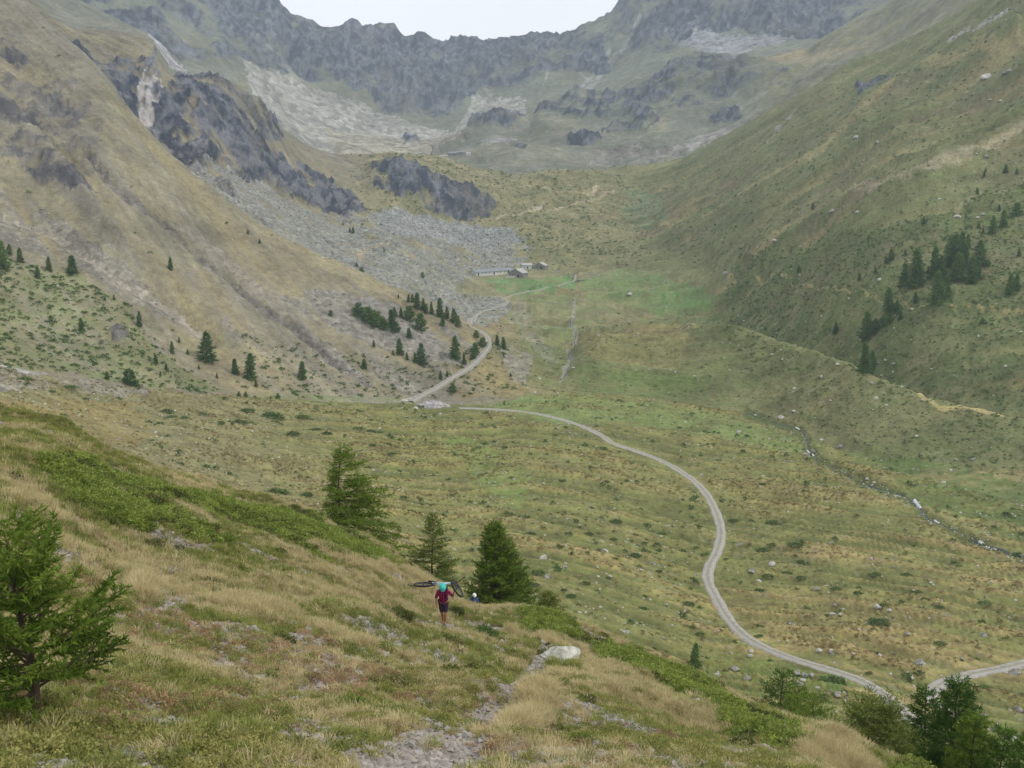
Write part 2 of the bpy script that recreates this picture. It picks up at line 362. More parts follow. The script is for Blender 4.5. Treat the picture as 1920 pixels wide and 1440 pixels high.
def bump(pts, wid, k0, k1, rag=4.0):
    a, b = ROW[k0], ROW[k1] + 1
    px, py = PX0[a:b], PY0[a:b]; f = 1.0 / 40
    px = px + rag * fbm(px * f, py * f, 3, 5); py = py + rag * fbm(px * f, py * f, 3, 15)
    best = np.full(px.shape, 9.0)
    for (x1, y1), (x2, y2) in zip(pts[:-1], pts[1:]):
        dx, dy = x2 - x1, y2 - y1
        t = np.clip(((px - x1) * dx + (py - y1) * dy) / (dx * dx + dy * dy), 0, 1)
        best = np.minimum(best, np.hypot(px - x1 - t * dx, py - y1 - t * dy) / wid)
    m = np.zeros(Rg.shape, np.float32); m[a:b] = np.exp(-best ** 2 * 1.5)
    return m
def put(m, rgb, k=1.0):
    global C
    m = (np.asarray(m, np.float32) * k)[..., None]
    C = C * (1 - m) + lin(rgb).astype(np.float32) * m

# broad natural variation
nA = fbm(X / 60, Y / 60, 5, 41, 0.55)
nB = fbm(X / 9, Y / 9, 5, 47, 0.6)
nC = fbm(X / 2.2, Y / 2.2, 4, 53, 0.6)
nD = fbm(X / 0.5, Y / 0.5, 3, 57, 0.6)
LEFT = sstep(1050, 850, PX0)                      # west flank of the valley
# streaks running down the fall line of both flanks
uL = (0.72 * X - 0.69 * Y); vL = (0.69 * X + 0.72 * Y)
uR = (-0.87 * X + 0.45 * Y); vR = (0.45 * X + 0.87 * Y)
stL = fbm(vL / 9, uL / 130, 5, 61, 0.62); stR = fbm(vR / 16, uR / 150, 5, 67, 0.6)
stL2 = fbm(vL / 3, uL / 40, 4, 62, 0.62); stR2 = fbm(vR / 5, uR / 40, 4, 68, 0.62)
gw = np.where(X > 0, 0.12 * X + 0.004 * X * X, -0.45 * X)
vF = Y + gw + 4 * nA; 
terr = ridged(X / 38, vF / 4.6, 3, 71, 0.55) * (0.55 + 0.6 * vnoise(X / 30, Y / 18, 76)) ; terr2 = fbm(X / 20, vF / 2.6, 4, 74, 0.6)

FG = (SG < 4.4)
FLOORM = (SG >= 4.4) & (SG < 6)
# --- near slope
C[:] = lin((138, 128, 88))
C = np.where(FG[..., None], lin((132,122,88)).astype(np.float32), C)
near = FG.astype(np.float32)
put(near * sstep(-0.1, 0.5, nC + 0.6 * nB), (100, 104, 54), 0.8)
put(near * sstep(0.15, 0.6, -nC + 0.5 * nD), (168, 152, 116), 0.7)
gravel = near * sstep(0.25, 0.55, fbm(X / 3.0, Y / 1.6, 5, 81, 0.6) + 0.22 * sstep(900, 1300, PY0))
put(gravel, (138, 128, 120), 0.8)
# --- valley floor
fl = FLOORM.astype(np.float32)
put(fl, (124, 124, 78))
put(fl * sstep(0.15, 0.75, terr2 * 0.5 + nB * 0.5 + 0.3 * nA), (116, 120, 70), 0.65)
put(fl * sstep(0.35, 0.75, terr + 0.3 * terr2), (156, 140, 98), 0.6 * sstep(820, 1050, PY0) + 0.22)
put(fl * sstep(0.40, 0.14, terr + 0.15 * nC), (88, 94, 52), 0.7)
put(fl * sstep(750, 350, PX0) , (132, 124, 104), 0.45)
put(fl * sstep(0.35, 0.8, nC + 0.4 * nB), (100, 106, 58), 0.45)
put(fl * sstep(0.5, 0.85, -nC + 0.4 * terr2), (148, 140, 120), 0.3)
# --- flanks below the step
mid = ((SG >= 6) & (SG < 12.5)).astype(np.float32)
put(mid * LEFT, (134, 127, 104))
put(mid * (1 - LEFT), (118, 118, 82))
put(mid * (1 - LEFT) * sstep(0.0, 0.6, pn), (120, 108, 88), 0.5)
put(mid * LEFT * sstep(-0.05, 0.5, stL + 0.3 * nB), (124, 119, 108), 0.85)
put(mid * LEFT * sstep(0.25, 0.55, stL2 + 0.4 * stL), (146, 141, 126), 0.5)
put(mid * LEFT * sstep(0.25, 0.6, -stL2 + 0.4 * nB), (112, 108, 86), 0.4)
put(mid * LEFT * sstep(0.1, 0.6, -stL + 0.35 * nA), (146, 134, 100), 0.55)
put(mid * LEFT * sstep(0.4, 0.8, nB + 0.3 * stL2), (116, 118, 82), 0.3)
put(mid * LEFT * sstep(520, 150, PY0) * sstep(-.4, .4, nA + .5 * pn2), (118, 114, 100), 0.75)
put(mid * (1 - LEFT) * sstep(-0.1, 0.6, stR + 0.4 * nB), (104, 112, 72), 0.7)
put(mid * (1 - LEFT) * sstep(0.1, 0.7, -stR + 0.4 * nA), (146, 134, 96), 0.6)
put(mid * (1 - LEFT) * sstep(0.3, 0.7, nC + 0.5 * stR2), (82, 92, 52), 0.45)
put(mid * sstep(0.5, 0.85, -nC * 0.8 + 0.4 * nB), (158, 148, 128), 0.3)
shelf = ((SG >= 8) & (SG < 12.5)) * sstep(620, 720, PX0) * sstep(1280, 1100, PX0)
put(shelf, (138, 132, 98), 0.7)
put(shelf * sstep(0.1, 0.6, nB + 0.4 * nC), (110, 118, 82), 0.6)
put(shelf * sstep(0.5, 0.8, -nB + 0.4 * nC), (168, 158, 132), 0.4)
# --- upper basin and headwall
up = (SG >= 12.5).astype(np.float32)
put(up, (114, 117, 103))
put(up * sstep(1380, 1480, PX0) * (SG < 15), (122, 120, 84), 0.75)
put(up * sstep(-0.1, 0.5, nA + 0.5 * pn), (110, 113, 92), 0.6)
put(up * (SG < 14.2) * sstep(0.0, 0.5, pn2 + 0.6 * pn3), (126, 126, 124), 0.5)
put(up * sstep(0.0, 0.7, pn2 + 0.3 * nA), (144, 134, 108), 0.4)
for p, a, b, rg, c, st in TANP:
    put(poly(p, a, b, rg, s=int(rg)) * (0.55 + 0.45 * sstep(-0.5, 0.3, nB)), c, st)
for p, a, b, rg, c, st in GREENP:
    put(poly(p, a, b, rg, s=int(rg) + 5) * (0.4 + 0.6 * sstep(-0.4, 0.3, nB + 0.5 * nC)), c, st)
scree = np.zeros(Rg.shape, np.float32)
for p, a, b, rg, c, st in SCREEP:
    m = poly(p, a, b, rg, s=int(rg) + 15)
    sn = np.where(SG < 9, stL, pn2)
    m = m * (1.0 if st > 0.84 or rg <= 3 else sstep(-0.75 + 0.3 * (0.9 - st), 0.0, sn + 0.4 * nB))
    put(m, c, st)
    scree = np.maximum(scree, m * st)
# gullies of pale rubble
GUL = [([(560,70,3),(600,110,3),(640,150,4)], 'T2','W',(150,146,136),0.6),
       ([(480,60,3),(520,100,4),(560,150,5)], 'T2','W',(150,146,136),0.6),
       ([(1200,30,4),(1180,70,5),(1140,120,6),(1100,170,6)], 'T2','W',(154,152,146),0.7),
       ([(1400,10,5),(1380,50,8)], 'T2','W',(150,148,146),0.7),
       ([(880,110,2),(900,150,3),(920,180,4)], 'T2','W',(156,152,144),0.6),
       ([(780,110,2),(800,150,3)], 'T2','W',(150,146,136),0.5),
       ([(975,110,2),(985,150,3)], 'T2','W',(156,152,144),0.6),([(1100,150,2),(1085,130,3),(1120,110,2),(1135,90,2)], 'T2','W',(170,170,160),0.6),
       ([(935,130,2),(928,105,2)], 'T2','W',(185,180,168),0.7),
       ([(1030,135,2),(1020,160,2)], 'T2','W',(170,165,150),0.6),
       ([(1145,90,3),(1110,140,3),(1085,170,4)], 'T2','W',(160,160,158),0.6),
       ([(840,100,2),(850,120,2)], 'T2','W',(180,170,150),0.6),
       ([(700,120,2),(735,135,2)], 'T2','W',(175,165,150),0.6),
       ([(1890,20,4),(1830,60,5),(1790,80,4),(1770,95,2)], 'G2','S',(168,166,160),0.75),
       ([(1490,210,3),(1470,240,3),(1440,275,2)], 'G2','S',(160,160,155),0.7),
       ([(1920,255,4),(1800,320,6),(1700,355,8),(1620,380,6),(1560,400,4)], 'G2','S',(172,160,136),0.5),
       ([(1900,90,4),(1700,160,5),(1600,240,5),(1540,300,4),(1440,360,3),(1320,430,3)], 'G2','S',(160,146,108),0.45),
       ([(160,285,4),(220,350,4),(300,410,5),(400,500,4),(500,580,6),(560,620,7),(640,690,6),(690,725,3)], 'F','G',(120,115,108),0.9),
       ([(-20,390,5),(100,430,6),(180,490,8),(260,540,9),(330,580,6),(400,640,3)], 'F','G',(150,143,130),0.85),
       ([(1460,660,2),(1480,700,2)], 'F','G',(90,96,56),0.3),
       ]
for p, a, b, c, st in GUL:
    m = stroke(p, 3, a, b, 3.0)
    put(m, c, st); scree = np.maximum(scree, m * st * 0.8)
# foot worn hiking trail on the near slope
trail = stroke([(740,1480,80),(850,1385,56),(920,1325,40),(985,1275,26),(1012,1235,14),(1030,1215,9),(990,1195,7),(900,1178,5),(850,1175,5)], 20, 'A', 'D', 9.0)
trail = trail * (0.25 + 0.75 * sstep(-0.8, -0.1, nC + 0.8 * nD))
put(trail * (0.5 + 0.5 * sstep(-0.4, 0.2, nD + nC)), (140, 132, 124), 0.85)
for (cx, cy_, rx, ry) in [(105,1055,75,28),(430,1220,60,22),(560,1210,70,25),(620,1260,80,30),(300,1140,55,25),(760,1250,50,16),(830,1230,30,8),(440,1310,70,20),(250,1330,60,25),(20,960,30,15),(1400,1400,80,14),(600,1360,90,25),(1420,1300,0.1,0.1)]:
    d = np.hypot((PX0 - cx) / rx, (PY0 - cy_) / ry) + 0.5 * fbm(PX0 / 22, PY0 / 14, 4, 92, 0.6)
    m = near * sstep(1.05, 0.75, d)
    put(m, (150, 142, 134), 0.75); gravel = np.maximum(gravel, m)
gravel = np.maximum(gravel, trail)
# rock colours
Z0G = Zg
rb = lin((136, 133, 128)); rd = lin((68, 71, 79)); rw = lin((116, 112, 102))
rt = sstep(-0.4, 0.5, fbm(X / 7, (Y + 2.2 * Z0G) / 26, 5, 95, 0.72))[..., None]
rcol = rd * (1 - rt) + rb * rt
upk = (sstep(8.5, 11, SG) * np.ones(Rg.shape))[..., None]
rcol = rcol * (1 - upk) + upk * (lin((56, 63, 78)) * (1 - rt) + lin((114, 117, 124)) * rt)
rt2 = sstep(0.2, 0.8, fbm(X / 60, Y / 60, 5, 98, 0.65))[..., None]
rcol = rcol * (1 - 0.5 * rt2) + rw * 0.5 * rt2
frk = ((SG < 7) * 1.0)[..., None]
rt3 = sstep(-0.3, 0.5, fbm(X / 2.6, Y / 5, 4, 119, 0.7))[..., None]
rcol = rcol * (1 - 0.55 * frk) + 0.55 * frk * (rd * (1 - rt3) + lin((140, 134, 126)) * rt3)
rcol = rcol * (1 - frk * 0.3) + lin((98, 95, 93)) * frk * 0.3
C = C * (1 - rock[..., None]) + rcol.astype(np.float32) * rock[..., None]
pale = poly([(268,128),(306,122),(304,160),(296,200),(284,245),(268,240),(252,200),(262,165)], 'H', 'S2', 7)
put(pale * sstep(-0.4, 0.3, fbm(X / 6, Y / 12, 4, 99, 0.6)), (196, 190, 184), 0.8)
pale2 = poly([(1112,352),(1125,352),(1122,362),(1110,364)], 'H', 'S2', 1); put(pale2, (200,185,160), 0.8)
pale3 = poly([(998,385),(1018,378),(1014,392),(998,394)], 'H', 'S2', 1); put(pale3, (190,182,160), 0.9)
put(stroke([(1082,560,2),(1074,590,3),(1070,606,3),(1080,622,4),(1077,642,5),(1066,660,6),(1071,680,6),(1062,698,6),(1050,714,5)], 6, 'F', 'H', 3.5), (150,148,136), 0.7)
put(stroke([(p[0], p[1]) for p in BROOKS[0][0]], 9, 'E', 'G', 3.0), (84, 96, 54), 0.7)
# pale mountain-side paths and footpaths scratched in the slope
PATHS = [([(930,410),(985,398),(1060,385),(1120,368),(1150,363)], 1.8, 'H','S',(178,164,136),0.75),
         ([(1150,366),(1060,356),(980,348)], 1.5,'H','S',(174,160,132),0.6),
         ([(1350,515),(1480,535),(1600,548),(1700,572),(1800,575),(1920,580)], 1.5,'G','H',(158,146,106),0.75),
         ([(1640,700),(1700,738),(1760,772),(1840,785),(1930,800)], 2.0,'F','G2',(166,152,108),0.9),
         ([(690,470),(675,478)], 3,'G','H',(176,162,136),0.6),
         ([(740,455),(690,462),(672,474),(676,484)], 1.8,'G','H',(176,162,136),0.7),
         ([(1000,300),(1200,312),(1300,300),(1450,260)], 2.0,'S2','T2',(150,140,112),0.5),
         ([(1900,350),(1790,392)], 1.8,'G','S',(160,150,120),0.7)]
for p, w, a, b, c, st in PATHS:
    put(stroke(p, w, a, b, 0.5), c, st)

lum_ = C @ np.array([0.25, 0.6, 0.15], np.float32)
satk = (1.0 + 0.06 * (1 - LEFT * (SG > 6)) * (1 - sstep(12, 14, SG)) * (1 - rock) * (1 - 0.7 * np.clip(scree + gravel, 0, 1)))[..., None]
C = np.clip(lum_[..., None] + (C - lum_[..., None]) * satk, 0.01, 1)
C *= 0.93
# ------------------------------------------------------------------ terrain: relief
D = np.zeros(Rg.shape)
rr1 = ridged(X / 170, Y / 170, 6, 101, 0.58); rr2 = ridged(X / 46, Y / 46, 5, 107, 0.6); rr3 = ridged(X / 13, Y / 13, 4, 113, 0.62)
rs = rock
for _ in range(2):
    rs = (rs + np.roll(rs, 1, 0) + np.roll(rs, -1, 0) + np.roll(rs, 1, 1) + np.roll(rs, -1, 1)) / 5
uph = sstep(12.2, 13.5, SG); hw = sstep(14.8, 15.4, SG)
D += rs * (SG < 12.4) * (SG > 6) * (ridged(X / 4.2, Y / 4.2, 4, 117, 0.6) - 0.35) * 4.0
D += rs * (1 - 0.6 * hw) * ((rr2 - 0.35) * 14 * (1 + 1.0 * uph) + (rr3 - 0.35) * 6 * (1 + 0.5 * uph)) * sstep(250, 700, Rg)
rb_ = rock.copy()
for _ in range(14): rb_ = (rb_ * 2 + np.roll(rb_, 1, 0) + np.roll(rb_, -1, 0) + np.roll(rb_, 2, 1) + np.roll(rb_, -2, 1)) / 6
rb_ *= 1 - np.clip(scree * 1.2, 0, 1) * 0.8
D += hw * (0.2 + 0.8 * rb_) * ((rr1 - 0.45) * 62 + (ridged(X / 85, Y / 420, 4, 103, 0.6) - 0.4) * 24)
D += uph * (1 - hw) * (fbm(X / 90, Y / 90, 5, 121, 0.55) * 12)
midf = sstep(5.9, 6.3, SG) * (1 - uph)
D += midf * (LEFT * (stL * 3.0 + stL2 * 0.6) + (1 - LEFT) * (stR * 5.5 + stR2 * 1.2)) * sstep(300, 560, Rg)
D += midf * fbm(X / 12, Y / 12, 5, 127, 0.6) * 0.8
D += midf * (1-LEFT) * (ridged(X/5.0, Y/5.0, 3, 129) - .4) * 0.9
D += shelf * fbm(X / 22, Y / 22, 5, 128, 0.6) * 2.4
flo = sstep(4.7, 5.05, SG) * (1 - sstep(5.95, 6.1, SG))
D += flo * ((terr - 0.3) * 2.4 + terr2 * 0.35 + fbm(X / 1.6, Y / 1.6, 3, 131, 0.6) * 0.14)
nr = sstep(4.6, 3.6, SG)
D += nr * (fbm(X / 4, Y / 4, 5, 137, 0.55) * 0.42 * sstep(5, 20, Rg) + fbm(X / 1.0, Y / 1.0, 4, 139, 0.6) * 0.10 + (ridged(X / .32, Y / .32, 3, 141) - .4) * 0.05)
D -= trail * 0.08
bldgf = stroke([(890,512),(1030,505)], 18, 'G2', 'H2')
RIBS = [([(1940,235),(1800,310),(1700,350),(1600,390),(1500,440),(1400,492)], 26, 'G2', 'S', 9),
        ([(1900,70),(1760,130),(1640,205),(1560,270),(1480,330),(1380,400),(1280,455)], 24, 'G2', 'S', 11),
        ([(1860,480),(1800,560),(1700,640),(1640,690)], 22, 'G2', 'I', 3.5),
        ([(1740,200),(1640,260),(1540,330),(1440,400),(1340,470)], 14, 'G2', 'S', 5),
        ([(1560,180),(1440,270),(1330,350),(1240,420)], 14, 'G2', 'S', 6),
        ([(1700,60),(1600,130),(1500,200)], 12, 'G2', 'S', 6),
        ([(1900,180),(1800,240),(1700,290),(1580,350)], 12, 'G2', 'S', -4),
        ([(1290,612),(1400,638),(1500,664),(1600,700),(1720,748),(1800,775),(1920,800)], 14, 'F', 'G2', 2.5),
        ([(160,285),(220,350),(300,410),(400,500),(500,580),(560,620),(640,690)], 8, 'F', 'G', -3.5),
        ([(-20,390),(100,430),(180,490),(260,540),(330,580),(400,640)], 12, 'F', 'G', -3.0),
        ([(60,250),(180,400),(330,540),(460,640)], 22, 'F', 'G', 4.0),
        ([(-20,480),(100,560),(220,640),(320,720)], 26, 'F', 'G', 3.0),
        ([(1575,832),(1700,880),(1800,930),(1920,975)], 16, 'E', 'G', -1.5)]
for pl, w_, a, b, hgt in RIBS: D += hgt * bump(pl, w_, a, b)
D *= 1 - 0.8 * bldgf
roadm = np.zeros(Rg.shape, np.float32)
for pl, w0, w1, a, b in ROADS:
    n = len(pl); roadm = np.maximum(roadm, stroke([(x, y, w0 + (w1 - w0) * i / (n - 1)) for i, (x, y) in enumerate(pl)], 10, a, b))
D *= 1 - 0.85 * roadm
brook = np.zeros(Rg.shape, np.float32)
for pl, w, a, b, dp in BROOKS:
    m = stroke(pl, w, a, b, 1.5); brook = np.maximum(brook, m); D -= m * dp
crest = np.exp(-((SG - 17) / 0.10) ** 2)
D *= 1 - 0.86 * crest
D += crest * fbm(X / 30, Y / 30, 5, 143, 0.7) * 4.0
Z = Zg + D
PXV, PYV = project(X, Y, Z)
# visibility from the viewpoint along each bearing
slope_e = Z / Rg
VIS = slope_e >= np.maximum.accumulate(slope_e, axis=0) - 1e-4

def surf(ci, ri):
    """point on the ground at fractional column / row (vectorised)"""
    ci = np.clip(ci, 0, NA - 1.001); ri = np.clip(ri, 0, NR - 1.001)
    c0 = ci.astype(int); r0 = ri.astype(int); fc = ci - c0; fr_ = ri - r0
    def g(A):
        return (A[r0, c0] * (1 - fc) + A[r0, c0 + 1] * fc) * (1 - fr_) + (A[r0 + 1, c0] * (1 - fc) + A[r0 + 1, c0 + 1] * fc) * fr_
    return np.stack([g(X), g(Y), g(Z)], -1)

def ground_r(az, r):
    """ground height at bearing and distance"""
    c = (az - AZ[0]) / (AZ[-1] - AZ[0]) * (NA - 1)
    c = min(max(c, 0), NA - 1.001); c0 = int(c); f = c - c0
    return (1 - f) * np.interp(r, Rg[:, c0], Z[:, c0]) + f * np.interp(r, Rg[:, c0 + 1], Z[:, c0 + 1])

def ground(x, y):
    return ground_r(math.atan2(x, y), math.hypot(x, y))

def at(px, py, k0='A', k1='W'):
    """first ground point met along a sight line, between two profile lines"""
    az, e = ray(px, py); az = float(az); e = float(e)
    c = (az - AZ[0]) / (AZ[-1] - AZ[0]) * (NA - 1)
    c = min(max(c, 0), NA - 1.001); c0 = int(c); f = c - c0
    a, b = ROW[k0], min(ROW[k1] + 1, NR)
    r = (1 - f) * Rg[a:b, c0] + f * Rg[a:b, c0 + 1]; z = (1 - f) * Z[a:b, c0] + f * Z[a:b, c0 + 1]
    s = z / r - e
    i = np.argmax(s >= 0)
    if s[i] < 0: i = len(s) - 1
    if i == 0: rr = r[0]
    else:
        t = -s[i-1] / (s[i] - s[i-1] + 1e-12); rr = r[i-1] + t * (r[i] - r[i-1])
    x, y = rr * math.sin(az), rr * math.cos(az)
    return Vector((x, y, ground(x, y)))

# ------------------------------------------------------------------ materials
def nodes(name):
    m = bpy.data.materials.new(name); m.use_nodes = True
    t = m.node_tree; b = t.nodes['Principled BSDF']
    b.inputs['Roughness'].default_value = 0.9
    b.inputs['Specular IOR Level'].default_value = 0.2
    return m, t, b

def terrain_material(name, s1, s2, s3, bump, contrast=0.35):
    m, t, b = nodes(name)
    N, K = t.nodes, t.links
    vc = N.new('ShaderNodeVertexColor'); vc.layer_name = 'ground_colour'
    geo = N.new('ShaderNodeNewGeometry')
    rk = N.new('ShaderNodeAttribute'); rk.attribute_name = 'rock'
    gv = N.new('ShaderNodeAttribute'); gv.attribute_name = 'gravel'
    def noise(sc, det, rough=0.6):
        n = N.new('ShaderNodeTexNoise'); n.inputs['Scale'].default_value = sc; n.inputs['Detail'].default_value = det
        n.inputs['Roughness'].default_value = rough
        K.new(geo.outputs['Position'], n.inputs['Vector']); return n
    a, c, d = noise(s1, 4), noise(s2, 4), noise(s3, 5, 0.7)
    def rng(src, lo, hi, o0, o1):
        r = N.new('ShaderNodeMapRange'); r.inputs[1].default_value = lo; r.inputs[2].default_value = hi
        r.inputs[3].default_value = o0; r.inputs[4].default_value = o1; K.new(src, r.inputs[0]); return r.outputs[0]
    def math_(op, x, y):
        q = N.new('ShaderNodeMath'); q.operation = op
        for i, v in enumerate((x, y)):
            if isinstance(v, (int, float)): q.inputs[i].default_value = v
            else: K.new(v, q.inputs[i])
        return q.outputs[0]
    f = math_('MULTIPLY', rng(a.outputs[0], 0.3, 0.7, 1 - contrast, 1 + contrast), rng(c.outputs[0], 0.3, 0.7, 1 - contrast * 0.8, 1 + contrast * 0.8))
    f = math_('MULTIPLY', f, rng(d.outputs[0], 0.3, 0.7, 1 - contrast * 0.6, 1 + contrast * 0.6))
    # broken stones where the ground is bare
    vo = N.new('ShaderNodeTexVoronoi'); vo.inputs['Scale'].default_value = s2 * 1.3
    K.new(geo.outputs['Position'], vo.inputs['Vector'])
    st = rng(vo.outputs['Color'], 0.1, 0.9, 0.62, 1.4)
    mixf = N.new('ShaderNodeMix'); mixf.data_type = 'FLOAT'
    K.new(gv.outputs['Fac'], mixf.inputs[0]); mixf.inputs[2].default_value = 1.0; K.new(st, mixf.inputs[3])
    f = math_('MULTIPLY', f, mixf.outputs[0])
    sc = N.new('ShaderNodeVectorMath'); sc.operation = 'SCALE'
    K.new(vc.outputs[0], sc.inputs[0]); K.new(f, sc.inputs['Scale'])
    # hue drift: dry to green
    hs = N.new('ShaderNodeHueSaturation')
    K.new(sc.outputs[0], hs.inputs['Color'])
    K.new(rng(c.outputs[0], 0.3, 0.7, 0.488, 0.518), hs.inputs['Hue'])
    K.new(hs.outputs[0], b.inputs['Base Color'])
    bp = N.new('ShaderNodeBump'); bp.inputs['Distance'].default_value = 1.0
    hsum = math_('ADD', math_('MULTIPLY', a.outputs[0], bump / s1 * 0.16), math_('MULTIPLY', c.outputs[0], bump / s2 * 0.2))
    hsum = math_('ADD', hsum, math_('MULTIPLY', d.outputs[0], bump / s3 * 0.2))
    hsum = math_('ADD', hsum, math_('MULTIPLY', math_('MULTIPLY', vo.outputs['Distance'], gv.outputs['Fac']), -bump / s2 * 0.25))
    rkb = math_('MULTIPLY', math_('MULTIPLY', d.outputs[0], rk.outputs['Fac']), bump / s3 * 0.5)
    K.new(math_('ADD', hsum, rkb), bp.inputs['Height'])
    bp.inputs['Strength'].default_value = 1.0
    K.new(bp.outputs[0], b.inputs['Normal'])
    return m

M_near = terrain_material('dry_slope_turf', 0.8, 6.0, 22.0, 1.0, 0.30)
M_floor = terrain_material('valley_pasture', 0.12, 0.8, 3.0, 1.0, 0.26)
M_mid = terrain_material('flank_turf', 0.05, 0.35, 1.4, 1.1, 0.24)
M_far = terrain_material('mountain_rock', 0.012, 0.07, 0.3, 1.3, 0.26)

GRAV = np.clip(gravel + scree, 0, 1).astype(np.float32)
def terrain_object(name, k0, k1, mat):
    a = ROW[k0]; b = ROW[k1] if k1 in ROW and k1 != 'W' else NR - 1
    n = b - a + 1
    co = np.stack([X[a:b+1], Y[a:b+1], Z[a:b+1]], -1).reshape(-1, 3).astype(np.float32)
    i = np.arange((n - 1) * (NA - 1)); rr = i // (NA - 1); cc = i % (NA - 1); v = rr * NA + cc
    q = np.stack([v, v + 1, v + NA + 1, v + NA], -1).astype(np.int32)
    me = bpy.data.meshes.new(name)
    me.vertices.add(len(co)); me.vertices.foreach_set('co', co.ravel())
    me.loops.add(q.size); me.loops.foreach_set('vertex_index', q.ravel())
    me.polygons.add(len(q)); me.polygons.foreach_set('loop_start', np.arange(0, q.size, 4, dtype=np.int32))
    me.polygons.foreach_set('use_smooth', np.ones(len(q), bool))
    me.update()
    ca = me.color_attributes.new('ground_colour', 'FLOAT_COLOR', 'POINT')
    c4 = np.ones((len(co), 4), np.float32); c4[:, :3] = C[a:b+1].reshape(-1, 3)
    ca.data.foreach_set('color', c4.ravel())
    for nm, A in (('rock', rock), ('gravel', GRAV)):
        at_ = me.attributes.new(nm, 'FLOAT', 'POINT')
        at_.data.foreach_set('value', np.ascontiguousarray(A[a:b+1], np.float32).ravel())
    me.materials.append(mat)
    o = bpy.data.objects.new(name, me); COL.objects.link(o); o['kind'] = 'structure'
    return o
terrain_object('near_hillside', 'A', 'E', M_near)
terrain_object('valley_floor', 'E', 'F', M_floor)
terrain_object('valley_flanks', 'F', 'S', M_mid)
terrain_object('mountain_cirque', 'S', 'W', M_far)

# ------------------------------------------------------------------ haze
def make_haze(dens):
    x0, x1, y0, y1, z0, z1 = -3200, 3200, -60, 3900, float(Z.min()) - 1.0, float(Z.max()) + 25.0
    bm = bmesh.new(); bmesh.ops.create_cube(bm, size=1.0)
    for v in bm.verts:
        v.co = Vector((x0 if v.co.x < 0 else x1, y0 if v.co.y < 0 else y1, z0 if v.co.z < 0 else z1))
    me = bpy.data.meshes.new('haze'); bm.to_mesh(me); bm.free()
    o = bpy.data.objects.new('haze', me); COL.objects.link(o); o['kind'] = 'stuff'
    o['label'] = 'thin pale blue air between the camera and the far mountains'
    m = bpy.data.materials.new('haze_air'); m.use_nodes = True; t = m.node_tree; t.nodes.clear()
    out = t.nodes.new('ShaderNodeOutputMaterial'); v = t.nodes.new('ShaderNodeVolumePrincipled')
    v.inputs['Color'].default_value = (0.72, 0.86, 1.0, 1); v.inputs['Density'].default_value = dens
    v.inputs['Anisotropy'].default_value = 0.0
    t.links.new(v.outputs[0], out.inputs['Volume']); me.materials.append(m)
make_haze(0.00012)
# ------------------------------------------------------------------ helpers for things
def simple_mat(name, rgb, rough=0.85, var=0.25, scale=6.0, bump=0.0, spec=0.25, obj_random=0.0, rgb2=None, trans=0.0, albedo=0.86):
    m, t, b = nodes(name); N, K = t.nodes, t.links
    b.inputs['Roughness'].default_value = rough; b.inputs['Specular IOR Level'].default_value = spec
    geo = N.new('ShaderNodeTexCoord')
    n = N.new('ShaderNodeTexNoise'); n.inputs['Scale'].default_value = scale; n.inputs['Detail'].default_value = 4
    K.new(geo.outputs['Object'], n.inputs['Vector'])
    ramp = N.new('ShaderNodeMix'); ramp.data_type = 'RGBA'
    c1 = lin(rgb, albedo); c2 = lin(rgb2, albedo) if rgb2 is not None else c1 * (1 + var)
    c1 = c1 * (1 - var) if rgb2 is None else c1
    ramp.inputs[6].default_value = (*c1, 1); ramp.inputs[7].default_value = (*c2, 1)
    mr = N.new('ShaderNodeMapRange'); mr.inputs[1].default_value = 0.32; mr.inputs[2].default_value = 0.68
    K.new(n.outputs[0], mr.inputs[0])
    last = mr.outputs[0]
    if obj_random:
        oi = N.new('ShaderNodeObjectInfo')
        a = N.new('ShaderNodeMath'); a.operation = 'MULTIPLY_ADD'; a.inputs[1].default_value = obj_random; a.use_clamp = True
        s = N.new('ShaderNodeMath'); s.operation = 'MULTIPLY'; s.inputs[1].default_value = 1 - obj_random
        K.new(last, s.inputs[0]); K.new(oi.outputs['Random'], a.inputs[0]); K.new(s.outputs[0], a.inputs[2]); last = a.outputs[0]
    K.new(last, ramp.inputs[0]); K.new(ramp.outputs[2], b.inputs['Base Color'])
    if bump:
        bp = N.new('ShaderNodeBump'); bp.inputs['Distance'].default_value = bump; K.new(n.outputs[0], bp.inputs['Height']); K.new(bp.outputs[0], b.inputs['Normal'])
    if trans:
        tr = N.new('ShaderNodeBsdfTranslucent'); ms = N.new('ShaderNodeMixShader'); ms.inputs[0].default_value = trans
        K.new(ramp.outputs[2], tr.inputs[0]); K.new(b.outputs[0], ms.inputs[1]); K.new(tr.outputs[0], ms.inputs[2])
        K.new(ms.outputs[0], N['Material Output'].inputs[0])
    return m

def mesh_np(name, verts, faces, mats, smooth=False, mat_idx=None):
    """faces: int array (n,3) or (n,4), or list"""
    me = bpy.data.meshes.new(name)
    if isinstance(faces, np.ndarray):
        f = faces.astype(np.int32); k = f.shape[1]
        me.vertices.add(len(verts)); me.vertices.foreach_set('co', np.asarray(verts, np.float32).ravel())
        me.loops.add(f.size); me.loops.foreach_set('vertex_index', f.ravel())
        me.polygons.add(len(f)); me.polygons.foreach_set('loop_start', np.arange(0, f.size, k, dtype=np.int32))
        me.update()
    else:
        me.from_pydata([tuple(v) for v in verts], [], faces); me.update()
    if smooth: me.polygons.foreach_set('use_smooth', np.ones(len(me.polygons), bool))
    if mat_idx is not None: me.polygons.foreach_set('material_index', np.asarray(mat_idx, np.int32))
    for m in (mats if isinstance(mats, (list, tuple)) else [mats]): me.materials.append(m)
    return me

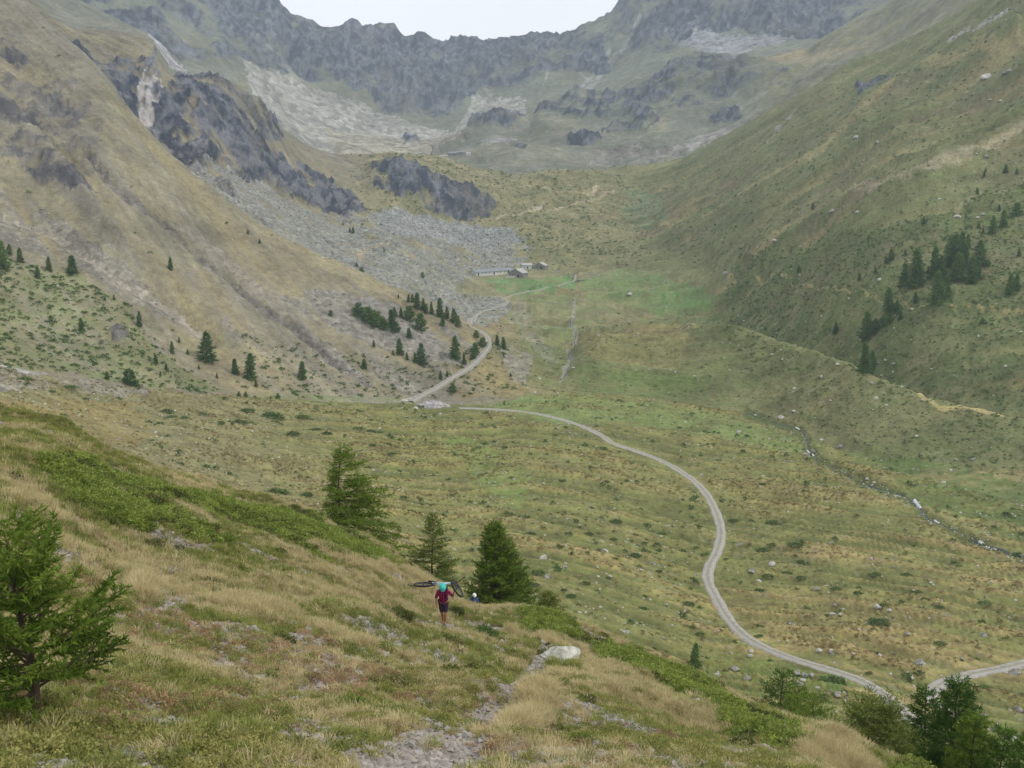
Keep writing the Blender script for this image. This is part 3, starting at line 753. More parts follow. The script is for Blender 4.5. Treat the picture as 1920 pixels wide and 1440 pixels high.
def link(name, me, parent=None):
    o = bpy.data.objects.new(name, me); COL.objects.link(o)
    if parent is not None: o.parent = parent
    return o

def tag(o, label=None, cat=None, group=None, kind=None):
    if label: o['label'] = label
    if cat: o['category'] = cat
    if group: o['group'] = group
    if kind: o['kind'] = kind
    return o

def empty(name, loc, rz=0.0, sc=1.0):
    o = bpy.data.objects.new(name, None); COL.objects.link(o)
    o.location = loc; o.rotation_euler = (0, 0, rz); o.scale = (sc, sc, sc); o.empty_display_size = 0.2
    return o

class MB:
    """collects shapes into one mesh"""
    def __init__(s): s.v = []; s.f = []
    def box(s, x0, x1, y0, y1, z0, z1, M_=None):
        b = len(s.v)
        for x, y, z in ((x0,y0,z0),(x1,y0,z0),(x1,y1,z0),(x0,y1,z0),(x0,y0,z1),(x1,y0,z1),(x1,y1,z1),(x0,y1,z1)):
            p = Vector((x, y, z)); s.v.append(M_ @ p if M_ else p)
        for q in ((0,3,2,1),(4,5,6,7),(0,1,5,4),(1,2,6,5),(2,3,7,6),(3,0,4,7)): s.f.append([b + i for i in q])
    def tube(s, pts, rad, n=6, cap=True):
        pts = [Vector(p) for p in pts]
        if not hasattr(rad, '__len__'): rad = [rad] * len(pts)
        b = len(s.v); ref = Vector((0, 0, 1))
        for i, p in enumerate(pts):
            d = (pts[min(i + 1, len(pts) - 1)] - pts[max(i - 1, 0)])
            if d.length < 1e-9: d = Vector((0, 0, 1))
            d.normalize()
            a = d.cross(ref if abs(d.dot(ref)) < 0.95 else Vector((1, 0, 0))).normalized(); c = d.cross(a)
            for k in range(n):
                t = 2 * math.pi * k / n; s.v.append(p + (a * math.cos(t) + c * math.sin(t)) * rad[i])
        for i in range(len(pts) - 1):
            for k in range(n):
                s.f.append([b + i*n + k, b + i*n + (k+1) % n, b + (i+1)*n + (k+1) % n, b + (i+1)*n + k])
        if cap:
            s.f.append([b + k for k in range(n)][::-1]); s.f.append([b + (len(pts)-1)*n + k for k in range(n)])
    def poly(s, pts):
        b = len(s.v); s.v += [Vector(p) for p in pts]; s.f.append(list(range(b, b + len(pts))))
    def torus(s, c, R_, r, ax, ay, n=28, m=6):
        c = Vector(c); ax = Vector(ax).normalized(); ay = Vector(ay).normalized(); az_ = ax.cross(ay)
        b = len(s.v)
        for i in range(n):
            t = 2 * math.pi * i / n; d = ax * math.cos(t) + ay * math.sin(t)
            for k in range(m):
                u = 2 * math.pi * k / m; s.v.append(c + d * (R_ + r * math.cos(u)) + az_ * r * math.sin(u))
        for i in range(n):
            for k in range(m):
                s.f.append([b + i*m + k, b + ((i+1) % n)*m + k, b + ((i+1) % n)*m + (k+1) % m, b + i*m + (k+1) % m])
    def mesh(s, name, mat, smooth=False):
        return mesh_np(name, s.v, s.f, mat, smooth)
    def build(s, name, mat, parent=None, smooth=False):
        return link(name, s.mesh(name, mat, smooth), parent)

_scatter_gn = {}
def scatter(name, proto, pts, rot, scl, label, mat=None, kind='stuff', parent=None):
    """a mass nobody could count: real geometry repeated on real ground points"""
    me = bpy.data.meshes.new(name)
    me.vertices.add(len(pts)); me.vertices.foreach_set('co', np.asarray(pts, np.float32).ravel())
    a = me.attributes.new('rot', 'FLOAT_VECTOR', 'POINT'); a.data.foreach_set('vector', np.asarray(rot, np.float32).ravel())
    a = me.attributes.new('scl', 'FLOAT_VECTOR', 'POINT')
    scl = np.asarray(scl, np.float32)
    if scl.ndim == 1: scl = np.repeat(scl[:, None], 3, 1)
    a.data.foreach_set('vector', np.ascontiguousarray(scl).ravel())
    a = me.attributes.new('pick', 'INT', 'POINT'); a.data.foreach_set('value', RNG.integers(0, len(proto), len(pts)).astype(np.int32))
    o = link(name, me, parent)
    g = bpy.data.node_groups.new(name + '_spread', 'GeometryNodeTree')
    g.interface.new_socket('Geometry', in_out='INPUT', socket_type='NodeSocketGeometry')
    g.interface.new_socket('Geometry', in_out='OUTPUT', socket_type='NodeSocketGeometry')
    N, K = g.nodes, g.links
    gi, go = N.new('NodeGroupInput'), N.new('NodeGroupOutput')
    iop = N.new('GeometryNodeInstanceOnPoints')
    K.new(gi.outputs[0], iop.inputs['Points'])
    gti = N.new('GeometryNodeGeometryToInstance')
    for p in reversed(proto):
        oi = N.new('GeometryNodeObjectInfo'); oi.inputs['Object'].default_value = p
        K.new(oi.outputs['Geometry'], gti.inputs[0])
    K.new(gti.outputs[0], iop.inputs['Instance'])
    iop.inputs['Pick Instance'].default_value = True
    def attr(nm, ty):
        n = N.new('GeometryNodeInputNamedAttribute'); n.data_type = ty; n.inputs['Name'].default_value = nm; return n.outputs['Attribute']
    K.new(attr('pick', 'INT'), iop.inputs['Instance Index'])
    K.new(attr('rot', 'FLOAT_VECTOR'), iop.inputs['Rotation'])
    K.new(attr('scl', 'FLOAT_VECTOR'), iop.inputs['Scale'])
    K.new(iop.outputs[0], go.inputs[0])
    md = o.modifiers.new('spread', 'NODES'); md.node_group = g
    tag(o, label, None, None, kind)
    return o

def proto(name, me):
    return bpy.data.objects.new(name, me)      # only its mesh is repeated; never linked to the scene

_da = AZ[1] - AZ[0]
AREA = np.zeros(Rg.shape, np.float32)
AREA[:-1] = np.diff(Rg, axis=0) * Rg[:-1] * _da
FACE = np.zeros(Rg.shape, np.float32)            # area as seen from the viewpoint
FACE[:-1] = np.maximum(0, np.diff(slope_e, axis=0)) * _da
_vf = VIS.copy(); _vf[:-3] |= VIS[3:]
def sample(n, weight, need_vis=True):
    w = weight.astype(np.float64).copy()
    if need_vis: w = w * _vf
    inside = (np.abs(AZ)[None, :] < math.radians(32))
    w = w * inside
    cs = np.cumsum(w.ravel())
    i = np.searchsorted(cs, RNG.random(n) * cs[-1])
    i = np.clip(i, 0, w.size - 1)
    r, c = i // NA, i % NA
    fr_, fc = r + RNG.random(n), c + RNG.random(n)
    return surf(fc, fr_), r, c
def rand_rot(n, tilt=0.15):
    r = np.zeros((n, 3)); r[:, 2] = RNG.random(n) * 6.283; r[:, 0] = RNG.normal(0, tilt, n); r[:, 1] = RNG.normal(0, tilt, n)
    return r

# ------------------------------------------------------------------ roads and brooks
M_road = None
def road_material():
    m, t, b = nodes('pale_gravel_track'); N, K = t.nodes, t.links
    at_ = N.new('ShaderNodeAttribute'); at_.attribute_name = 'across'
    geo = N.new('ShaderNodeNewGeometry')
    n = N.new('ShaderNodeTexNoise'); n.inputs['Scale'].default_value = 1.2; n.inputs['Detail'].default_value = 6; K.new(geo.outputs['Position'], n.inputs['Vector'])
    r = N.new('ShaderNodeValToRGB')
    e = r.color_ramp.elements
    def c(x): return (*lin(x, 0.86), 1)
    e[0].position = 0.0; e[0].color = c((124, 122, 84)); e[1].position = 1.0; e[1].color = c((124, 122, 84))
    for p, q in ((0.12, (160, 156, 146)), (0.28, (172, 169, 162)), (0.42, (158, 154, 142)), (0.5, (140, 138, 116)), (0.58, (158, 154, 142)), (0.74, (172, 169, 162)), (0.9, (160, 156, 146))):
        x = r.color_ramp.elements.new(p); x.color = c(q)
    wob = N.new('ShaderNodeMath'); wob.operation = 'MULTIPLY_ADD'; wob.inputs[1].default_value = 0.34
    of = N.new('ShaderNodeMath'); of.operation = 'SUBTRACT'; of.inputs[1].default_value = 0.17
    K.new(n.outputs[0], wob.inputs[0]); K.new(at_.outputs['Fac'], of.inputs[0]); K.new(of.outputs[0], wob.inputs[2]); K.new(wob.outputs[0], r.inputs[0])
    mr = N.new('ShaderNodeMapRange'); mr.inputs[1].default_value = 0.3; mr.inputs[2].default_value = 0.7; mr.inputs[3].default_value = 0.82; mr.inputs[4].default_value = 1.12
    K.new(n.outputs[0], mr.inputs[0])
    s = N.new('ShaderNodeVectorMath'); s.operation = 'SCALE'; K.new(r.outputs[0], s.inputs[0]); K.new(mr.outputs[0], s.inputs['Scale'])
    K.new(s.outputs[0], b.inputs['Base Color'])
    return m
M_road = road_material()
def smooth_path(pts, step, it=2):
    P_ = [Vector(p) for p in pts]
    out = []
    for i in range(len(P_) - 1):
        p0 = P_[max(i-1, 0)]; p1 = P_[i]; p2 = P_[i+1]; p3 = P_[min(i+2, len(P_)-1)]
        n = max(2, int((p2 - p1).length / step))
        for j in range(n):
            t = j / n
            out.append(0.5 * ((2*p1) + (p2 - p0)*t + (2*p0 - 5*p1 + 4*p2 - p3)*t*t + (3*p1 - p0 - 3*p2 + p3)*t**3))
    out.append(P_[-1])
    return out
def ribbon(name, pix, width, k0, k1, mat, lift=0.1, step=1.2, cross=6, kind='structure', flat=True):
    pts = [at(x, y, k0, k1) for x, y in pix]
    pts = [Vector((p.x, p.y, 0)) for p in pts]
    P_ = smooth_path(pts, step)
    for _ in range(4):
        P_ = [P_[0]] + [(P_[i-1] + 2 * P_[i] + P_[i+1]) / 4 for i in range(1, len(P_) - 1)] + [P_[-1]]
    V, A_, F_ = [], [], []
    zc = []
    sides = []
    for i, p in enumerate(P_):
        d = (P_[min(i+1, len(P_)-1)] - P_[max(i-1, 0)]).normalized(); n = Vector((d.y, -d.x, 0))
        sides.append(n)
        zc.append(max(ground(*(p + n * (width * (k / 4 - 0.5)))[:2]) for k in range(5)))
    zc = np.array(zc); 
    if flat: zc = gauss(zc, 3)
    for i, p in enumerate(P_):
        w = width * (1 + 0.12 * math.sin(i * 0.7) * math.sin(i * 0.31 + 1))
        for k in range(cross + 1):
            u = k / cross
            q = p + sides[i] * (w * (u - 0.5))
            zt = zc[i] + lift + (0.04 * math.cos((u - .5) * 6) if flat else 0)
            if not flat: zt = ground(q.x, q.y) + lift
            if k in (0, cross): zt = min(zt, ground(q.x, q.y) + 0.01) - 0.25
            V.append((q.x, q.y, zt)); A_.append(u)
    nc = cross + 1
    for i in range(len(P_) - 1):
        for k in range(cross): F_.append((i*nc + k, i*nc + k + 1, (i+1)*nc + k + 1, (i+1)*nc + k))
    me = mesh_np(name, V, np.array(F_), mat, True)
    at_ = me.attributes.new('across', 'FLOAT', 'POINT'); at_.data.foreach_set('value', np.array(A_, np.float32))
    o = link(name, me); o['kind'] = kind
    return o
road_w = [3.3, 3.3, 3.3, 2.4]
for i, (pl, w0, w1, a, b) in enumerate(ROADS):
    ribbon('gravel_road', pl, road_w[i], a, b, M_road)
M_water, _t, _b = nodes('brook_water')
_b.inputs['Base Color'].default_value = (0.035, 0.045, 0.04, 1); _b.inputs['Roughness'].default_value = 0.12; _b.inputs['Specular IOR Level'].default_value = 0.5
_n = _t.nodes.new('ShaderNodeTexNoise'); _n.inputs['Scale'].default_value = 3.0; _bp = _t.nodes.new('ShaderNodeBump'); _bp.inputs['Distance'].default_value = 0.3
_t.links.new(_n.outputs[0], _bp.inputs['Height']); _t.links.new(_bp.outputs[0], _b.inputs['Normal'])
M_foam = simple_mat('white_water', (226, 230, 232), 0.5, 0.15, 2.0)
for i, (pl, w, a, b, dp) in enumerate(BROOKS):
    ribbon('brook', pl, [0.85, 0.4][i], a, b, M_water, lift=0.12, cross=4, flat=False)
for k, pl in enumerate([[(1512,843),(1518,850),(1526,856)], [(1714,938),(1721,947),(1727,955)], [(1835,1017),(1846,1023),(1855,1029)], [(1492,802),(1500,806)], [(1752,977),(1762,982)]]):
    o = ribbon('white_water', pl, [0.6, 0.8, 0.5, .5, .5][k], 'E', 'G', M_foam, lift=0.3, step=0.5, cross=4, flat=False)

# ------------------------------------------------------------------ boulders and stones
M_bpale = simple_mat('pale_gneiss', (168, 164, 156), 0.9, 0.3, 2.5, 0.15, rgb2=(206, 202, 194))
M_bgrey = simple_mat('grey_lichen_rock', (120, 118, 112), 0.9, 0.3, 2.0, 0.15, rgb2=(172, 170, 160))
M_bgreen = simple_mat('greenish_schist', (150, 152, 138), 0.9, 0.3, 3.0, 0.12, rgb2=(212, 212, 200))
def rock_mesh(name, seed, mat, sub=2, flat=0.65, sharp=5):
    rnd = random.Random(seed)
    bm = bmesh.new(); bmesh.ops.create_icosphere(bm, subdivisions=sub, radius=1.0)
    planes = []
    for _ in range(sharp + 4):
        n = Vector((rnd.uniform(-1, 1), rnd.uniform(-1, 1), rnd.uniform(-.4, 1))).normalized(); planes.append((n, rnd.uniform(0.45, 0.85)))
    for v in bm.verts:
        for n, d in planes:
            k = v.co.dot(n) - d
            if k > 0: v.co -= n * k
        q = v.co * 2.6
        f = 1 + 0.16 * math.sin(q.x * 2 + seed) * math.cos(q.y * 2.3 + seed * 2) + 0.07 * math.sin(q.z * 7 + q.x * 5 + seed)
        v.co *= f
        v.co.x *= 1.15; v.co.z *= flat
        v.co.z = max(v.co.z, -0.35)
    me = bpy.data.meshes.new(name); bm.to_mesh(me); bm.free(); me.materials.append(mat)
    return me
ROCKS = {'pale': [rock_mesh('boulder', s, M_bpale) for s in (1, 2, 3)], 'grey': [rock_mesh('boulder', s, M_bgrey) for s in (4, 5, 6)], 'green': [rock_mesh('boulder', s, M_bgreen, 3, 0.5, 7) for s in (7, 8)]}
def nth(i):
    w = ['leftmost','second','third','fourth','fifth','sixth','seventh','eighth','ninth','tenth','eleventh','twelfth','thirteenth','fourteenth','fifteenth','sixteenth','seventeenth','eighteenth','nineteenth','twentieth']
    return w[i] if i < 20 else 'twenty-' + ['first','second','third','fourth','fifth','sixth','seventh','eighth','ninth'][i - 20]
def ordinal_phrase(i, n):
    if n == 1: return 'the only one'
    if i == 0: return 'leftmost'
    if i == n - 1: return 'rightmost'
    return nth(i) + ' from left'
BOULDERS = {  # place: (k0, k1, [(px, py, width in survey units, colour)])
  'in dry grass left of the bicycle carrier': ('A','D',[(693,1084,24,'grey'),(736,1078,16,'grey'),(700,1099,11,'pale'),(709,1136,14,'pale'),(600,1098,12,'grey')]),
  'by the footpath below the bicycle carrier': ('A','D',[(934,1190,14,'pale'),(973,1212,14,'grey'),(915,1172,10,'pale'),(950,1320,14,'grey')]),
  'in the lower left turf': ('A','D',[(585,1392,26,'grey'),(340,1062,24,'grey'),(410,1310,20,'grey'),(205,985,15,'grey'),(390,1082,22,'pale'),(765,1400,22,'grey'),(390,1383,24,'pale')]),
  'between the brow larches and the track': ('E','F',[(1017,1047,20,'pale'),(1136,1034,14,'pale'),(1175,1186,16,'grey'),(1144,1080,9,'pale'),(1060,1063,9,'grey'),(1026,1082,18,'grey'),(1250,1134,8,'grey'),(1176,1045,8,'pale'),(1225,1058,12,'grey'),(1305,1078,9,'grey')]),
  'inside the bend of the track': ('E','F',[(1387,1021,11,'grey'),(1447,1058,17,'pale'),(1411,1072,17,'grey'),(1424,1090,12,'pale'),(1530,1105,14,'grey'),(1561,1152,14,'pale'),(1576,1152,9,'pale'),(1482,1170,12,'grey'),(1645,1137,16,'pale'),(1667,1144,10,'pale'),(1702,1188,10,'grey'),(1557,1018,10,'grey'),(1633,1048,10,'pale'),(1845,1192,14,'grey'),(1564,1135,9,'grey')]),
  'close above the lower bend of the track': ('E','F',[(1536,1220,13,'pale'),(1558,1220,11,'pale'),(1561,1227,10,'grey'),(1601,1226,8,'pale'),(1726,1246,22,'grey'),(1806,1235,10,'grey')]),
  'below the track near the lone conifer': ('E','F',[(1408,1221,12,'pale'),(1408,1230,13,'pale'),(1378,1254,19,'grey'),(1345,1268,18,'pale'),(1400,1272,16,'grey'),(1535,1293,16,'pale'),(1500,1283,14,'grey'),(1495,1262,18,'grey'),(1512,1268,16,'grey'),(1505,1276,12,'pale'),(1522,1266,14,'grey'),(1570,1302,18,'grey'),(1584,1299,10,'pale')]),
  'below the hairpin at the right edge': ('E','F',[(1903,1265,26,'grey'),(1910,1330,16,'grey'),(1845,1345,16,'grey'),(1895,1385,30,'grey')]),
  'on the pasture behind the tall larch': ('E','F',[(612,910,9,'grey'),(700,882,8,'pale'),(948,886,9,'pale'),(790,905,8,'grey'),(826,759,12,'pale'),(826,777,8,'pale'),(779,766,12,'pale'),(712,804,8,'pale'),(471,809,8,'pale'),(292,811,9,'pale'),(1020,907,8,'pale')]),
  'along the brook under the right slope': ('E','G',[(1463,783,16,'pale'),(1489,771,9,'pale'),(1384,810,12,'pale'),(1442,824,8,'pale'),(1510,852,12,'grey'),(1526,848,12,'grey'),(1574,838,14,'grey'),(1625,898,10,'pale'),(1638,905,9,'pale'),(1783,882,9,'pale'),(1770,905,9,'pale'),(1851,1029,10,'grey'),(1430,893,8,'pale')]),
  'on the face of the moraine bank': ('F','G2',[(1448,665,8,'pale'),(1488,729,9,'pale'),(1541,706,8,'pale'),(1570,683,9,'pale'),(1673,712,10,'grey'),(1728,751,9,'grey'),(1558,751,7,'pale'),(1540,827,8,'pale'),(1720,818,8,'pale')]),
  'on the green meadow near the farm': ('G2','H',[(1180,552,12,'pale'),(1222,543,9,'grey'),(1074,595,9,'pale'),(1041,568,8,'pale'),(1209,528,5,'pale'),(1246,528,5,'pale')]),
  'on the slope above the dark grove': ('G2','S',[(1848,147,22,'pale'),(1890,137,20,'grey'),(1858,188,10,'pale'),(1605,258,14,'pale'),(1645,269,12,'grey'),(1560,397,14,'grey'),(1607,398,13,'pale'),(1453,454,13,'pale'),(1361,512,11,'pale'),(1795,407,15,'pale'),(1842,402,10,'grey'),(1832,408,8,'pale'),(1850,293,9,'grey'),(1875,190,8,'pale'),(1422,463,7,'pale'),(1592,561,6,'pale'),(1650,525,10,'pale'),(1500,515,6,'pale'),(1750,318,9,'grey')]),
  'on the scree near the ribbon of track': ('G','I',[(887,568,14,'grey'),(862,564,9,'grey'),(905,573,8,'grey'),(812,545,8,'grey'),(838,590,9,'grey')]),
}
bn = 0
for place, (k0, k1, items) in BOULDERS.items():
    items = sorted(items)
    for i, (px, py, w, c) in enumerate(items):
        p = at(px, py, k0, k1)
        d = p.length; s = w / FPX * d * 0.5
        me = ROCKS[c][(bn * 7 + i) % 3]
        o = link('boulder', me); o.location = p + Vector((0, 0, 0.12 * s)); o.scale = (s * 0.87, s, s * random.uniform(0.8, 1.15)); o.rotation_euler = (random.uniform(-.2, .2), random.uniform(-.2, .2), random.uniform(0, 6.28))
        sz = 'big' if s > 1.3 else ('small' if s < 0.45 else 'mid-sized')
        tag(o, '%s %s boulder %s, %s' % (sz, c, place, ordinal_phrase(i, len(items))), 'boulder', 'boulders ' + place)
        bn += 1
p = at(1048, 1238, 'A', 'D'); s = 92 / FPX * p.length * 0.5
o = link('rock_outcrop', ROCKS['green'][0]); o.location = p + Vector((0, 0, 0.02)); o.scale = (s * 0.9, s * 0.75, s * 1.15); o.rotation_euler = (0, 0.12, 0.35)
tag(o, 'large pale lichen-covered rock jutting from the grass beside the footpath', 'rock')

def stone_proto(name, seed, mat, flat):
    return proto(name, rock_mesh(name, seed, mat, 1, flat, 6))
M_stone = simple_mat('broken_schist', (124, 118, 112), 0.9, 0.3, 3.0, obj_random=0.7, rgb2=(176, 170, 162))
M_stone2 = simple_mat('pale_field_stone', (140, 136, 124), 0.9, 0.3, 3.0, obj_random=0.7, rgb2=(206, 202, 192))
PST = [stone_proto('stone', 20 + i, M_stone, 0.35) for i in range(4)]
PFS = [stone_proto('field_stone', 30 + i, M_stone2, 0.6) for i in range(4)]
segNear = (SG < 4.0)
w = AREA * segNear * (GRAV * 1.0 + 0.05 + 0.2 * sstep(0.1, .5, nC)) * sstep(3, 6, Rg) / np.maximum(Rg, 9) ** 0.9
pts, r, c = sample(70000, w); 
scatter('loose_stones', PST, pts, rand_rot(len(pts), 0.35), (0.012 + 0.034 * RNG.random(len(pts)) ** 2.5) * (1 + Rg[r, c] * 0.02) * 1.3, 'broken flat grey stones lying on the bare patches of the near slope')
fw = AREA * ((SG > 5.0) & (SG < 6.0)) * (0.25 + 1.6 * sstep(0.2, 0.8, nB + 0.4 * nC) + 0.8 * sstep(800, 300, PX0) * sstep(-0.2, .5, nC) + 2.5 * brook)
pts, r, c = sample(9000, fw)
scatter('field_stones', PFS, pts, rand_rot(len(pts), 0.3), (0.09 + 0.42 * RNG.random(len(pts)) ** 4), 'small pale stones strewn across the valley pasture')
sw = AREA * ((SG > 6) & (SG < 12)) * ((1 - LEFT) * sstep(0.0, 0.6, nB) * 0.8 + 0.05) * (GRAV < 0.3)
pts, r, c = sample(5000, sw)
scatter('slope_stones', PFS, pts, rand_rot(len(pts), 0.3), (0.2 + 0.9 * RNG.random(len(pts)) ** 6), 'scattered pale stones on the grassy valley flanks')
roadw = roadm.copy()
for _ in range(6): roadw = np.maximum.reduce([roadw, np.roll(roadw, 1, 0), np.roll(roadw, -1, 0), np.roll(roadw, 1, 1), np.roll(roadw, -1, 1)])
sw = AREA * ((SG > 6) & (SG < 12)) * (GRAV > 0.5) * (1 - roadw)
pts, r, c = sample(11000, sw)
scatter('scree_blocks', PST, pts, rand_rot(len(pts), 0.4), (0.2 + 0.9 * RNG.random(len(pts)) ** 6) * (0.5 + Rg[r, c] / 900), 'grey angular blocks of the scree fields')

# ------------------------------------------------------------------ conifers
M_bark = simple_mat('larch_bark', (74, 62, 52), 0.95, 0.35, 9.0)
M_deadwood = simple_mat('bleached_deadwood', (150, 142, 134), 0.9, 0.3, 8.0, rgb2=(188, 182, 174))
def needle_mat(name, a, b_, scale):
    return simple_mat(name, a, 0.75, 0.3, scale, spec=0.15, obj_random=0.25, rgb2=b_, trans=0.28, albedo=0.8)
M_ndl = needle_mat('larch_needles', (66, 96, 28), (136, 158, 62), 2.2)
M_ndl2 = needle_mat('larch_needles_yellowing', (86, 108, 44), (146, 154, 80), 2.0)
M_ndl3 = needle_mat('dark_spruce_needles', (50, 84, 28), (108, 138, 56), 1.2)
M_ndlf = simple_mat('distant_conifer_needles', (54, 92, 48), 0.75, 0.3, 0.35, spec=0.15, obj_random=0.5, rgb2=(114, 142, 74), trans=0.4, albedo=0.95)

def conifer(seed, H, Rad, nb, tuft, tw, per, base=0.06, expo=0.75, trunk_r=None, up=0.35, lean=(0, 0), asym=None, sparse=0.0, twig_geo=False, wood_n=5):
    """returns (trunk MB, crown verts, crown faces); limbs, twigs and needle tufts of one larch"""
    rn = np.random.default_rng(seed); trunk = MB(); limbs = MB()
    tr = trunk_r or H * 0.016
    n = 9
    tp = []
    for i in range(n + 1):
        t = i / n
        tp.append(Vector((lean[0] * t * t * H + 0.012 * H * math.sin(t * 7 + seed), lean[1] * t * t * H + 0.012 * H * math.cos(t * 5 + seed), -0.25 * tr * 8 * (1 - t) * (i == 0) + t * H)))
    trunk.tube(tp, [tr * (1 - 0.93 * (i / n) ** 0.9) * (1.35 if i == 0 else 1) for i in range(n + 1)], 8)
    def on_trunk(t):
        f = t * n; i = min(int(f), n - 1); return tp[i].lerp(tp[i + 1], f - i)
    S, E_, Wt = [], [], []
    ga = rn.random() * 6.28
    for k in range(nb):
        t = base + (0.985 - base) * ((k + rn.random()) / nb) ** 0.92
        ga += 2.39996 + rn.normal(0, 0.3)
        L_ = Rad * (1 - t) ** expo * rn.uniform(0.62, 1.15) + 0.03 * H
        if asym: L_ *= 1 + asym[0] * math.cos(ga - asym[1])
        if rn.random() < sparse: continue
        d = Vector((math.cos(ga), math.sin(ga), 0))
        el = (-0.22 + 0.75 * t ** 1.5) * 1.0 + rn.normal(0, 0.10) + (up - 0.35)
        p = on_trunk(t); q = [p.copy()]; m = 5
        side = Vector((-d.y, d.x, 0)) * rn.normal(0, 0.12)
        for j in range(m):
            a = el + 0.55 * ((j + 1) / m) ** 2 * up
            p = p + (d * math.cos(a) + Vector((0, 0, math.sin(a))) + side * (j / m)) * (L_ / m)
            q.append(p.copy())
        br = max(tr * 0.32 * (1 - t) ** 0.6, tr * 0.05)
        limbs.tube(q, [br * (1 - 0.85 * j / m) for j in range(m + 1)], 4 if not twig_geo else 5, cap=False)
        nt_ = max(3, int(tw * L_ / Rad * 1.2 + 2))
        for j in range(nt_):
            u = 0.18 + 0.82 * (j + rn.random()) / nt_
            f = u * m; i = min(int(f), m - 1); s0 = q[i].lerp(q[i + 1], f - i)
            bd = (q[i + 1] - q[i]).normalized()
            sg = 1 if j % 2 else -1
            lat = bd.cross(Vector((0, 0, 1))).normalized() * sg
            tl = L_ * 0.42 * (1.15 - u) * rn.uniform(0.6, 1.3) + 0.02 * H
            td = (bd * 0.75 + lat * rn.uniform(0.5, 1.0) + Vector((0, 0, rn.uniform(-0.45, 0.15)))).normalized()
            e0 = s0 + td * tl
            S.append(s0[:]); E_.append(e0[:])
            if twig_geo: limbs.tube([s0, e0], [br * 0.25, br * 0.08], 3, cap=False)
        for j in range(m):
            if j >= 1: S.append(q[j][:]); E_.append(q[j + 1][:])
    # leading shoot
    S.append(tp[-2][:]); E_.append((tp[-1] + Vector((0, 0, 0.02 * H)))[:])
    S = np.array(S); E_ = np.array(E_)
    ln = np.linalg.norm(E_ - S, axis=1); cnt = np.maximum(2, (per * ln / ln.mean()).astype(int))
    idx = np.repeat(np.arange(len(S)), cnt); u = rn.random(len(idx))
    P_ = S[idx] + (E_ - S)[idx] * u[:, None]
    dr = (E_ - S)[idx] / ln[idx][:, None]
    rv = rn.normal(0, 1, P_.shape); rv /= np.linalg.norm(rv, axis=1)[:, None]
    nd = dr * 0.65 + rv * 0.75 + np.array([0, 0, 0.12]); nd /= np.linalg.norm(nd, axis=1)[:, None]
    sd_ = np.cross(nd, rn.normal(0, 1, P_.shape)); sd_ /= np.linalg.norm(sd_, axis=1)[:, None] + 1e-9
    tl = tuft * rn.uniform(0.6, 1.35, len(P_))[:, None]
    a = P_ - sd_ * tl * 0.16; b_ = P_ + sd_ * tl * 0.16; c = P_ + nd * tl
    V = np.concatenate([a, b_, c]); m_ = len(P_)
    F_ = np.stack([np.arange(m_), np.arange(m_) + m_, np.arange(m_) + 2 * m_], 1)
    return trunk, limbs, V, F_

def conifer_meshes(tname, nmat, **kw):
    t, l, V, F_ = conifer(**kw)
    return t.mesh('trunk', M_bark, True), l.mesh('branches', M_bark), mesh_np('crown', V, F_, nmat)

def place_tree(name, meshes, loc, rz=0.0, sc=1.0, sxy=1.0, label=None, cat='tree', group=None):
    o = empty(name, loc, rz); o.scale = (sc * sxy, sc * sxy, sc)
    t = link('trunk', meshes[0], o)
    if meshes[1] is not None: link('branches', meshes[1], o)
    link('crown', meshes[2], o)
    tag(o, label, cat, group)
    return o

